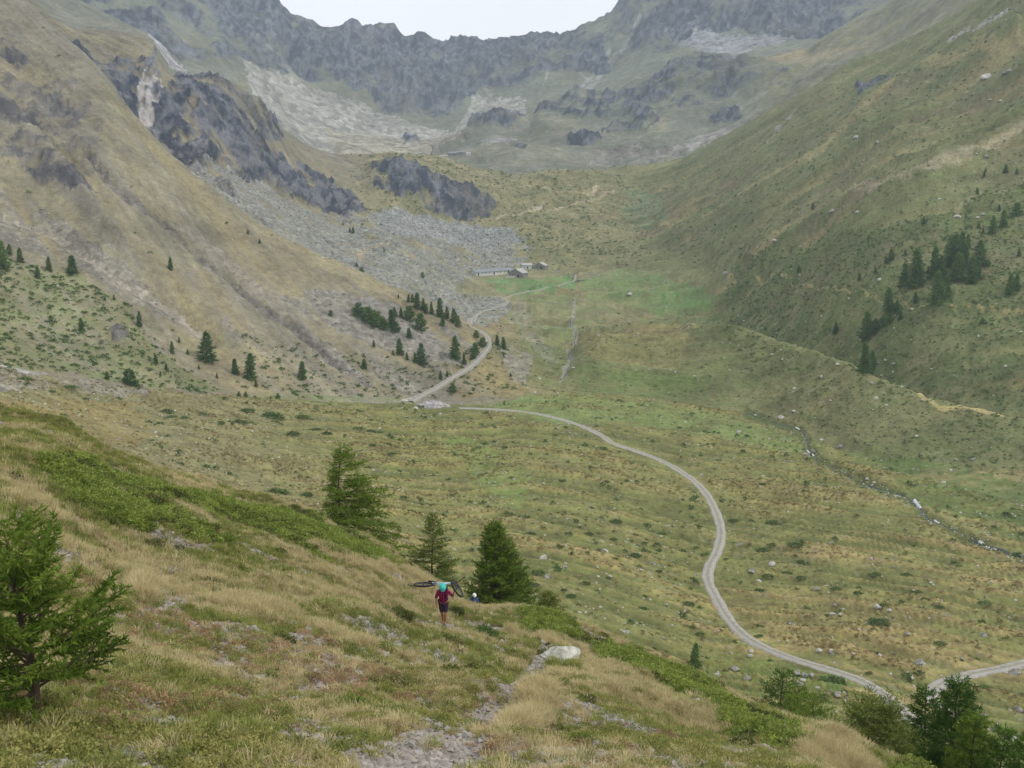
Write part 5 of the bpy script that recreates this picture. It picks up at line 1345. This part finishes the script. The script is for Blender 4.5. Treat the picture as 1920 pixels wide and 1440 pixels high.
def low_wall(x0, y0, x1, y1, k0, k1, hgt, th, mat, label):
    a = at(x0, y0, k0, k1); b = at(x1, y1, k0, k1)
    o = empty('stone_wall', a); n = max(4, int((b - a).length / 2.2)); d = (b - a)
    for i in range(n):
        m = MB(); u0 = d * (i / n); u1 = d * ((i + 1) / n); q = (u0 + u1) / 2
        g0 = ground(a.x + q.x, a.y + q.y) - a.z
        L2 = (u1 - u0).xy.length / 2; ang = math.atan2(d.y, d.x)
        Mx = Matrix.Translation((q.x, q.y, g0)) @ Matrix.Rotation(ang, 4, 'Z')
        m.box(-L2 * 0.98, L2 * 0.98, -th / 2, th / 2, -0.8, hgt * random.uniform(0.85, 1.1), Mx)
        m.build('stone_block', mat, o)
    tag(o, label, 'wall')
low_wall(947, 522, 984, 519, 'G2', 'H', 1.4, 0.8, M_slabp, 'low pale retaining wall in front of the stone gabled house')
low_wall(1028, 510, 1054, 508, 'G2', 'H', 0.9, 0.6, M_slabp, 'short grey wall right of the rightmost hut')
low_wall(1078, 519, 1128, 521, 'G2', 'H', 0.7, 0.8, M_slabp, 'pale low wall along the lane across the brook')
# footbridge
p = at(1088, 526, 'G2', 'H'); o = empty('footbridge', p)
m = MB(); m.box(-4, 4, -1.4, 1.4, 0.3, 0.55); m.build('deck', M_deadwood, o)
for y in (-1.4, 1.4):
    m = MB(); m.box(-4, 4, y - 0.08, y + 0.08, 1.2, 1.32)
    for x in (-3.8, -1.3, 1.3, 3.8): m.box(x - 0.08, x + 0.08, y - 0.08, y + 0.08, 0.4, 1.2)
    m.build('railing', M_deadwood, o)
tag(o, 'little wooden footbridge over the brook right of the farm', 'bridge')
# ruined alp buildings in the upper basin
house_at(851, 291, k0='S2', k1='T', name='ruined_barn', rz=math.radians(10), L_=16, Wd=8, wh=2.6, rh=1.6, mwall=M_stonew, mroof=M_slab, openings=[('door', 'front', 0, 0, 2.0, 2.0)], label='bluish roofed stone barn of the high alp, in the middle of the row')
house_at(866, 289, k0='S2', k1='T', name='ruined_hut', rz=math.radians(4), L_=14, Wd=7, wh=2.4, rh=1.4, mwall=M_stonew, mroof=M_slab, openings=[('door', 'front', -2, 0, 1.6, 1.8)], label='low stone hut joined to the bluish roofed barn of the high alp')
house_at(878, 291, k0='S2', k1='T', name='white_hut', rz=math.radians(20), L_=5, Wd=4.5, wh=2.6, rh=1.2, mwall=M_white, mroof=M_slabp, openings=[('door', 'front', 0, 0, 1.2, 1.8)], label='tiny white hut at the right end of the high alp')
low_wall(824, 293, 845, 290, 'S2', 'T', 1.6, 1.2, M_white, 'pale wall leading up to the high alp from the left')

# ------------------------------------------------------------------ deadwood on the near slope
def dead_branches(px, py, n, size, label, seed, name='dead_branch'):
    p = at(px, py, 'A', 'D'); rnd = random.Random(seed); m = MB()
    for i in range(n):
        a = rnd.uniform(-0.6, 3.8); L2 = size * rnd.uniform(0.5, 1); el = rnd.uniform(0.05, 0.9)
        d = Vector((math.cos(a) * math.cos(el), math.sin(a) * 0.6 * math.cos(el), math.sin(el)))
        q = [Vector((0, 0, 0.0)), d * L2 * 0.5 + Vector((0, 0, 0.03)), d * L2 + Vector((rnd.uniform(-.1, .1) * size, 0, rnd.uniform(-.1, .1) * size))]
        m.tube(q, [size * 0.035, size * 0.022, size * 0.006], 5)
        m.tube([q[1], q[1] + d.cross(Vector((0, 1, 0.2))) * L2 * 0.3], [size * 0.014, size * 0.005], 4)
    o = link(name, m.mesh(name, M_deadwood)); o.location = p + Vector((0, 0, 0.02)); tag(o, label, 'deadwood')
dead_branches(312, 1082, 8, 0.62, 'bleached dead branches lying by the bare patch at the left', 3)
dead_branches(1484, 1382, 9, 0.6, 'grey weathered stump with splayed roots near the lower right', 5, 'dead_stump')
dead_branches(1548, 1352, 6, 0.9, 'bare grey snag beside the broad spreading larch', 8, 'dead_snag')
dead_branches(715, 1185, 4, 0.5, 'small grey twig heap in the grass below the dark shrub', 12)

# ------------------------------------------------------------------ people and bicycle
M_skin = simple_mat('tanned_skin', (158, 112, 86), 0.6, 0.08, 4.0)
M_teal = simple_mat('teal_helmet_shell', (44, 182, 176), 0.35, 0.08, 3.0, spec=0.5)
M_whel = simple_mat('white_helmet_shell', (232, 234, 232), 0.35, 0.05, 3.0, spec=0.5)
M_black = simple_mat('black_fabric', (36, 34, 40), 0.8, 0.15, 5.0)
M_tyre = simple_mat('black_rubber', (38, 38, 42), 0.75, 0.1, 5.0)
M_rim = simple_mat('grey_rim', (92, 92, 100), 0.4, 0.1, 5.0, spec=0.5)
M_frame = simple_mat('pale_blue_frame_paint', (176, 204, 208), 0.35, 0.05, 3.0, spec=0.5)
M_shorts = simple_mat('dark_plum_shorts', (54, 42, 60), 0.85, 0.15, 6.0)
M_shoe = simple_mat('grey_shoe', (92, 96, 106), 0.8, 0.15, 6.0)
M_blue = simple_mat('blue_jersey', (44, 82, 140), 0.8, 0.12, 5.0)
M_packg = simple_mat('teal_green_pack', (40, 96, 92), 0.8, 0.15, 5.0)
M_hair = simple_mat('brown_hair', (60, 42, 30), 0.8, 0.2, 9.0)
def plaid():
    m, t, b = nodes('plum_check_shirt'); N, K = t.nodes, t.links
    tc_ = N.new('ShaderNodeTexCoord'); sx = N.new('ShaderNodeSeparateXYZ'); K.new(tc_.outputs['Object'], sx.inputs[0])
    outs = []
    for ax, off in ((0, 0.0), (2, 0.3)):
        q = N.new('ShaderNodeMath'); q.operation = 'MULTIPLY_ADD'; q.inputs[1].default_value = 12.0; q.inputs[2].default_value = off + 40; K.new(sx.outputs[ax], q.inputs[0])
        f = N.new('ShaderNodeMath'); f.operation = 'FRACT'; K.new(q.outputs[0], f.inputs[0])
        g = N.new('ShaderNodeMath'); g.operation = 'GREATER_THAN'; g.inputs[1].default_value = 0.55; K.new(f.outputs[0], g.inputs[0]); outs.append(g)
    a_ = N.new('ShaderNodeMath'); a_.operation = 'ADD'; K.new(outs[0].outputs[0], a_.inputs[0]); K.new(outs[1].outputs[0], a_.inputs[1])
    h2 = N.new('ShaderNodeMath'); h2.operation = 'MULTIPLY'; h2.inputs[1].default_value = 0.5; K.new(a_.outputs[0], h2.inputs[0])
    mx_ = N.new('ShaderNodeMix'); mx_.data_type = 'RGBA'; K.new(h2.outputs[0], mx_.inputs[0])
    mx_.inputs[6].default_value = (*lin((176, 44, 104)), 1); mx_.inputs[7].default_value = (*lin((52, 24, 56)), 1)
    K.new(mx_.outputs[2], b.inputs['Base Color']); return m
M_plaid = plaid()

def skin(name, verts, edges, radii, mat, parent, sub=1):
    me = bpy.data.meshes.new(name); me.from_pydata(verts, edges, []); me.update()
    o = link(name, me, parent)
    o.modifiers.new('skin', 'SKIN')
    if not me.skin_vertices: 
        bm = bmesh.new(); bm.from_mesh(me); bm.verts.layers.skin.verify(); bm.to_mesh(me); bm.free()
    for i, r_ in enumerate(radii):
        sv = me.skin_vertices[0].data[i]
        sv.radius = (r_, r_) if not isinstance(r_, tuple) else r_
    me.skin_vertices[0].data[0].use_root = True
    s = o.modifiers.new('smooth', 'SUBSURF'); s.levels = s.render_levels = sub
    me.materials.append(mat)
    return o
def chain(V, E_, R_, start, pts):
    """pts: list of (x,y,z,r); returns index of last"""
    last = start
    for x, y, z, r_ in pts:
        V.append((x, y, z)); R_.append(r_); i = len(V) - 1
        if last is not None: E_.append((last, i))
        last = i
    return last
def hand(V, E_, R_, wrist, wp, d, side, curl):
    """palm, four unequal fingers and a thumb that closes against them"""
    d = Vector(d).normalized(); side = Vector(side).normalized(); curl = Vector(curl).normalized(); wp = Vector(wp)
    pm = wp + d * 0.06
    pi_ = chain(V, E_, R_, wrist, [(*pm, 0.026)])
    for k, ln in enumerate((0.070, 0.080, 0.074, 0.058)):
        b0 = pm + d * 0.035 + side * (0.027 - 0.018 * k)
        chain(V, E_, R_, pi_, [(*b0, 0.010), (*(b0 + d * ln * 0.5 + curl * ln * 0.3), 0.009), (*(b0 + d * ln * 0.55 + curl * ln * 0.85), 0.007)])
    tb = wp + d * 0.03 + side * 0.035
    chain(V, E_, R_, pi_, [(*tb, 0.011), (*(tb + d * 0.03 + curl * 0.04), 0.009)])
def head_mesh(c, r_, pitch):
    bm = bmesh.new(); bmesh.ops.create_uvsphere(bm, u_segments=20, v_segments=14, radius=1)
    R_ = Matrix.Rotation(pitch, 4, 'X')
    for v in bm.verts:
        p = v.co.copy(); x, y, z = p
        q = Vector((x * 0.78, y * 0.95, z * 1.15))
        if z < 0: q.x *= 1 + 0.25 * z; q.y *= 1 + 0.08 * z
        f = math.exp(-((x / 0.16) ** 2 + ((z + 0.12) / 0.22) ** 2)) if y < 0 else 0
        q.y -= 0.26 * f                                                       # nose
        for ex in (-0.33, 0.33):
            if y < 0: q.y += 0.10 * math.exp(-(((x - ex) / 0.14) ** 2 + ((z - 0.08) / 0.12) ** 2))   # eye sockets at half height
            if abs(x) > 0.75: q.x += math.copysign(0.10, x) * math.exp(-((y / 0.2) ** 2 + (z / 0.25) ** 2)) # ears
        if y < 0: q.y += 0.05 * math.exp(-(((x) / 0.3) ** 2 + ((z + 0.48) / 0.06) ** 2))             # mouth crease
        v.co = R_ @ (q * r_) + Vector(c)
    return bm
def helmet(parent, c, r_, mat, pitch):
    R_ = Matrix.Translation(c) @ Matrix.Rotation(pitch, 4, 'X')
    bm = bmesh.new(); bmesh.ops.create_uvsphere(bm, u_segments=28, v_segments=16, radius=1)
    bmesh.ops.delete(bm, geom=[v for v in bm.verts if v.co.z < -0.12], context='VERTS')
    for v in bm.verts:
        a = math.atan2(v.co.x, -v.co.y); rib = 1 + 0.05 * math.cos(a * 9) * (1 - abs(v.co.z)) 
        v.co = Vector((v.co.x * 0.98 * rib, v.co.y * 1.28, v.co.z * 1.02 + (0.1 * max(0, v.co.y)))) * r_
    bmesh.ops.solidify(bm, geom=bm.faces[:], thickness=-0.018)
    for v in bm.verts: v.co = R_ @ v.co
    me = bpy.data.meshes.new('helmet'); bm.to_mesh(me); bm.free(); me.materials.append(mat)
    me.polygons.foreach_set('use_smooth', np.ones(len(me.polygons), bool))
    h_ = link('helmet', me, parent)
    vm = MB()
    for k in (-2, -1, 0, 1, 2):
        pts = []
        for j in range(6):
            th = math.radians(20 + 24 * j); ph = k * 0.26
            q = Vector((math.sin(ph) * 0.99, -math.cos(th) * 1.28 * math.cos(ph), math.sin(th) * 1.03 * math.cos(ph) + 0.02)) * (r_ + 0.004)
            pts.append(R_ @ q)
        vm.tube(pts, [0.004, 0.010, 0.012, 0.012, 0.010, 0.004], 5)
    vm.build('vent', M_black, h_)
    vs = MB(); 
    q = [R_ @ (Vector((math.sin(t) * 1.02, -math.cos(t) * 1.30 - 0.25 * math.cos(t), -0.02)) * r_) for t in (-0.9, -0.45, 0, 0.45, 0.9)]
    q2 = [R_ @ (Vector((math.sin(t) * 0.98, -math.cos(t) * 1.24, 0.08)) * r_) for t in (-0.9, -0.45, 0, 0.45, 0.9)]
    for i in range(4): vs.poly([q[i], q[i+1], q2[i+1], q2[i]]); vs.poly([q2[i] + Vector((0,0,-.012)), q2[i+1] + Vector((0,0,-.012)), q[i+1] + Vector((0,0,-.012)), q[i] + Vector((0,0,-.012))])
    vs.build('visor', mat, h_)

def person(loc, rz, sc, pose, top_mat, short_mat, helm_mat, pack_mat, label):
    o = empty('person', loc, rz); o.scale = (sc, sc, sc)
    P_ = pose
    V, E_, R_ = [P_['pelvis']], [], [0.12]
    ch = chain(V, E_, R_, 0, [(*P_['belly'], 0.115), (*P_['chest'], (0.16, 0.12)), (*P_['neck0'], 0.065), (*P_['neck1'], 0.055), (*P_['head'], 0.075)])
    chest = 2
    for s in ('L', 'R'):
        hp = chain(V, E_, R_, 0, [(*P_['hip' + s], 0.088), (*P_['knee' + s], 0.056), (*P_['calf' + s], 0.056), (*P_['ankle' + s], 0.036), (*P_['toe' + s], 0.034)])
        sh, el, wr = P_['sh' + s], P_['el' + s], P_['wr' + s]
        last = chain(V, E_, R_, chest, [(*sh, 0.060), (*el, 0.042), (*(0.6 * Vector(wr) + 0.4 * Vector(el)), 0.038), (*wr, 0.026)])
        dd = Vector(wr) - Vector(el)
        hand(V, E_, R_, last, wr, P_.get('hd' + s, tuple(dd)), P_.get('hs' + s, (1, 0, 0)), P_.get('hc' + s, (0, -1, 0)))
    body = skin('body', V, E_, R_, M_skin, o)
    hb = head_mesh(P_['head'], 0.105, P_['pitch']); me = bpy.data.meshes.new('head'); hb.to_mesh(me); hb.free(); me.materials.append(M_skin)
    me.polygons.foreach_set('use_smooth', np.ones(len(me.polygons), bool)); link('head', me, o)
    ey = MB()
    for ex in (-0.034, 0.034):
        c = Matrix.Rotation(P_['pitch'], 4, 'X') @ Vector((ex, -0.090, 0.012)) + Vector(P_['head'])
        ey.tube([c - Vector((0.010, 0, 0)), c, c + Vector((0.010, 0, 0))], [0.003, 0.008, 0.003], 6)
    ey.build('eyes', M_black, o)
    # shirt
    V, E_, R_ = [tuple(Vector(P_['pelvis']) + Vector((0, 0, -0.06)))], [], [(0.165, 0.145)]
    chain(V, E_, R_, 0, [(*P_['belly'], (0.165, 0.14)), (*P_['chest'], (0.185, 0.145)), (*P_['neck0'], 0.085)])
    for s in ('L', 'R'):
        sh, el, wr = Vector(P_['sh' + s]), Vector(P_['el' + s]), Vector(P_['wr' + s])
        k = P_.get('sleeve', 0.3); e2 = el.lerp(wr, k)
        chain(V, E_, R_, 2, [(*sh, 0.083), (*el, 0.064), (*e2, 0.058)])
    skin('shirt', V, E_, R_, top_mat, o)
    V, E_, R_ = [tuple(Vector(P_['pelvis']) + Vector((0, 0, 0.10)))], [], [0.155]
    for s in ('L', 'R'):
        hp, kn = Vector(P_['hip' + s]), Vector(P_['knee' + s])
        chain(V, E_, R_, 0, [(*hp, 0.118), (*hp.lerp(kn, 0.55), 0.102), (*hp.lerp(kn, 1.02), 0.088)])
    skin('shorts', V, E_, R_, short_mat, o)
    for s in ('L', 'R'):
        a_, t_ = Vector(P_['ankle' + s]), Vector(P_['toe' + s]); hl = a_ + (a_ - t_) * 0.25; hl.z = t_.z
        skin('shoe', [tuple(hl), tuple(hl.lerp(t_, 0.5)), tuple(t_ + (t_ - hl) * 0.12)], [(0, 1), (1, 2)], [0.048, 0.052, 0.042], M_shoe, o)
    helmet(o, tuple(Vector(P_['head']) + Matrix.Rotation(P_['pitch'], 3, 'X') @ Vector((0, 0.005, 0.03))), 0.118, helm_mat, P_['pitch'] * 0.9)
    # backpack with straps, hip belt
    c = Vector(P_['chest']); bp_ = Vector(P_['belly'])
    pk = MB(); ax = (c - bp_).normalized(); b_ = bmesh.new(); bmesh.ops.create_cube(b_, size=1.0)
    bmesh.ops.bevel(b_, geom=b_.edges[:], offset=0.18, segments=3, affect='EDGES')
    tilt = Matrix.Rotation(math.atan2(-(c.y - bp_.y), c.z - bp_.z), 4, 'X')
    mid2 = (c + bp_) / 2
    for v in b_.verts: v.co = tilt @ Vector((v.co.x * 0.30, v.co.y * 0.20 + 0.24, v.co.z * 0.46 + 0.04)) + mid2
    me = bpy.data.meshes.new('backpack'); b_.to_mesh(me); b_.free(); me.materials.append(pack_mat); me.polygons.foreach_set('use_smooth', np.ones(len(me.polygons), bool)); bk = link('backpack', me, o)
    for sx in (-1, 1):
        st = MB(); st.tube([tilt @ Vector((sx * 0.10, 0.12, 0.27)) + mid2, tilt @ Vector((sx * 0.11, -0.02, 0.30)) + mid2, tilt @ Vector((sx * 0.10, -0.155, 0.18)) + mid2, tilt @ Vector((sx * 0.12, -0.15, 0.0)) + mid2, tilt @ Vector((sx * 0.17, 0.0, -0.14)) + mid2], 0.02, 6)
        st.build('strap', M_black, bk)
    bt = MB(); bt.torus(tuple(Vector(P_['pelvis']) + Vector((0, 0, 0.10))), 0.155, 0.022, (1, 0, 0), (0, 1, 0), 24, 6); bt.build('hip_belt', M_black, bk)
    tag(o, label, 'person')
    return o

POSE1 = dict(pelvis=(0, 0.04, 0.86), belly=(0, 0.0, 1.0), chest=(0, -0.07, 1.22), neck0=(0, -0.13, 1.36), neck1=(0, -0.18, 1.42), head=(0, -0.25, 1.50), pitch=0.55,
    hipL=(-0.09, 0.03, 0.80), kneeL=(-0.055, -0.06, 0.46), calfL=(-0.04, -0.03, 0.33), ankleL=(-0.02, 0.02, 0.10), toeL=(-0.02, -0.14, 0.045),
    hipR=(0.09, 0.03, 0.80), kneeR=(0.085, -0.14, 0.48), calfR=(0.075, -0.13, 0.35), ankleR=(0.06, -0.10, 0.11), toeR=(0.075, -0.26, 0.055),
    shL=(-0.185, -0.07, 1.30), elL=(-0.265, -0.05, 1.04), wrL=(-0.24, -0.17, 0.83), hsL=(0, -1, 0), hcL=(1, 0, 0.2),
    shR=(0.185, -0.07, 1.30), elR=(0.36, -0.12, 1.12), wrR=(0.40, -0.16, 1.31), hdR=(0.1, 0.1, 1), hsR=(-0.6, -0.6, 0), hcR=(0.4, 0.8, 0.1), sleeve=0.05)
pp = at(832, 1173, 'A', 'D')
HP = 74 / FPX * pp.length / 0.925
sc1 = HP / 1.63
who = person(pp + Vector((0, 0, 0.06)), 0.0, sc1, POSE1, M_plaid, M_shorts, M_teal, M_black, 'person in teal helmet and plum checked shirt carrying a bicycle across the shoulders uphill')
# bicycle carried across the shoulders
bk = empty('bicycle', pp + Vector((0, 0, 0.06))); bk.scale = (sc1,) * 3
def wheel(c, ax, ay, nm):
    ax, ay = Vector(ax).normalized(), Vector(ay).normalized(); ay = (ay - ax * ay.dot(ax)).normalized(); nz = ax.cross(ay); c = Vector(c)
    w_ = MB(); w_.tube([c - nz * 0.06, c + nz * 0.06], 0.028, 8)
    w = w_.build('wheel', M_rim, bk)
    t_ = MB(); t_.torus(c, 0.340, 0.036, ax, ay, 36, 8); t_.build('tyre', M_tyre, w, True)
    r_ = MB(); r_.torus(c, 0.305, 0.012, ax, ay, 36, 5); r_.build('rim', M_rim, w, True)
    for i in range(20):
        s_ = MB(); a2 = 2 * math.pi * i / 20; d = ax * math.cos(a2) + ay * math.sin(a2); s_.tube([c + nz * (0.03 if i % 2 else -0.03), c + d * 0.30], 0.0025, 3)
        s_.build('spoke', M_rim, w)
    return nz
RC = Vector((-0.74, 0.10, 1.50)); fwd = Vector((1, 0.0, 0.0)); upv = Vector((0, 0.985, -0.17))
nzr = wheel(RC, fwd, upv, 'rear')
BB = RC + fwd * 0.43 + upv * -0.03; ST = RC + fwd * 0.30 + upv * 0.38; HT = RC + fwd * 0.98 + upv * 0.30; HB = RC + fwd * 1.02 + upv * 0.16
FC = Vector((0.50, 0.02, 1.38)); fax = Vector((0.56, -0.1, -0.82)); fay = Vector((0.20, 0.95, -0.22))
nzf = wheel(FC, fax, fay, 'front').normalized()
fr_ = MB()
fr_.tube([BB, ST], 0.022, 7); fr_.tube([ST.lerp(BB, 0.12), HT], 0.024, 7); fr_.tube([BB, HB], 0.032, 7)
for sgn in (-1, 1):
    sy_ = MB(); sy_.tube([RC + nzr * 0.06 * sgn, BB + nzr * 0.03 * sgn], 0.017, 5); sy_.tube([RC + nzr * 0.06 * sgn, ST.lerp(BB, 0.15)], 0.014, 5); sy_.build('rear_stay', M_tyre, bk)
fr_.tube([HT, HB], 0.024, 8)
fr_.build('frame', M_frame, bk, True)
fk = MB(); crown_ = HB.lerp(FC, 0.15)
for sgn in (-1, 1): fk.tube([HB, FC.lerp(HB, 0.62) + nzf * 0.065 * sgn, FC + nzf * 0.06 * sgn], 0.016, 6)
fk.build('fork', M_tyre, bk)
hb_ = MB(); hc = HT + (HT - HB).normalized() * 0.06; barv = Vector((0.78, 0.1, 0.60)).normalized()
hb_.tube([HT, hc, hc + Vector((0.10, 0, 0.02))], 0.016, 6)
hbs = hc + Vector((0.22, -0.02, -0.04))
hb_.tube([hc, hbs], 0.016, 6); hb_.tube([hbs - barv * 0.06, hbs + barv * 0.42], 0.012, 6); hb_.tube([hbs + barv * 0.32, hbs + barv * 0.43], 0.019, 6)
hb_.tube([hbs + barv * 0.05, hbs + barv * 0.05 + Vector((0.06, -0.03, -0.10))], 0.008, 5)
hb_.build('handlebar', M_tyre, bk)
sdl = MB(); s0 = ST + (ST - BB).normalized() * 0.16; sdl.tube([s0 - fwd * 0.12, s0, s0 + fwd * 0.14], [0.055, 0.045, 0.018], 8); sdl.tube([ST, s0], 0.014, 6); sdl.build('saddle', M_tyre, bk)
ck = MB(); ck.torus(BB + nzr * 0.05, 0.085, 0.008, fwd, upv, 20, 5); ck.tube([BB - nzr * .07, BB - nzr * .07 + Vector((-0.12, 0, -0.12)), ], 0.012, 5); ck.tube([BB + nzr * .07, BB + nzr * .07 + Vector((0.12, 0, 0.12))], 0.012, 5); ck.build('crankset', M_rim, bk)
tag(bk, 'mountain bicycle with pale blue frame carried crosswise on the shoulders of the person', 'bicycle')

# second person, coming up behind the brow
az2, e2 = ray(889, 1111); az2 = float(az2); e2 = float(e2)
best = None
for r_ in np.arange(55, 80, 0.25):
    z = ground(r_ * math.sin(az2), r_ * math.cos(az2)); top = z + 1.74
    d_ = abs(top - e2 * r_)
    if best is None or d_ < best[0]: best = (d_, r_, z)
r2 = best[1]; pz = best[2]
POSE2 = dict(POSE1); POSE2.update(pelvis=(0, 0.02, 0.90), belly=(0, 0, 1.04), chest=(0, -0.02, 1.27), neck0=(0, -0.04, 1.41), neck1=(0, -0.06, 1.48), head=(0, -0.10, 1.58), pitch=0.25,
    hipL=(-0.09, 0.02, 0.84), hipR=(0.09, 0.02, 0.84), shL=(-0.19, -0.02, 1.36), elL=(-0.30, -0.02, 1.10), wrL=(-0.36, -0.16, 0.92), shR=(0.19, -0.02, 1.36), elR=(0.27, 0.0, 1.08), wrR=(0.26, -0.12, 0.86), hdR=(0, -0.3, -1), hsR=(0, -1, 0), hcR=(-1, 0, 0), sleeve=0.3)
person(Vector((r2 * math.sin(az2), r2 * math.cos(az2), pz)), 0.2, 1.0, POSE2, M_blue, M_packg, M_whel, M_packg, 'person in white helmet and blue top half hidden behind the brow by the bushy larch')
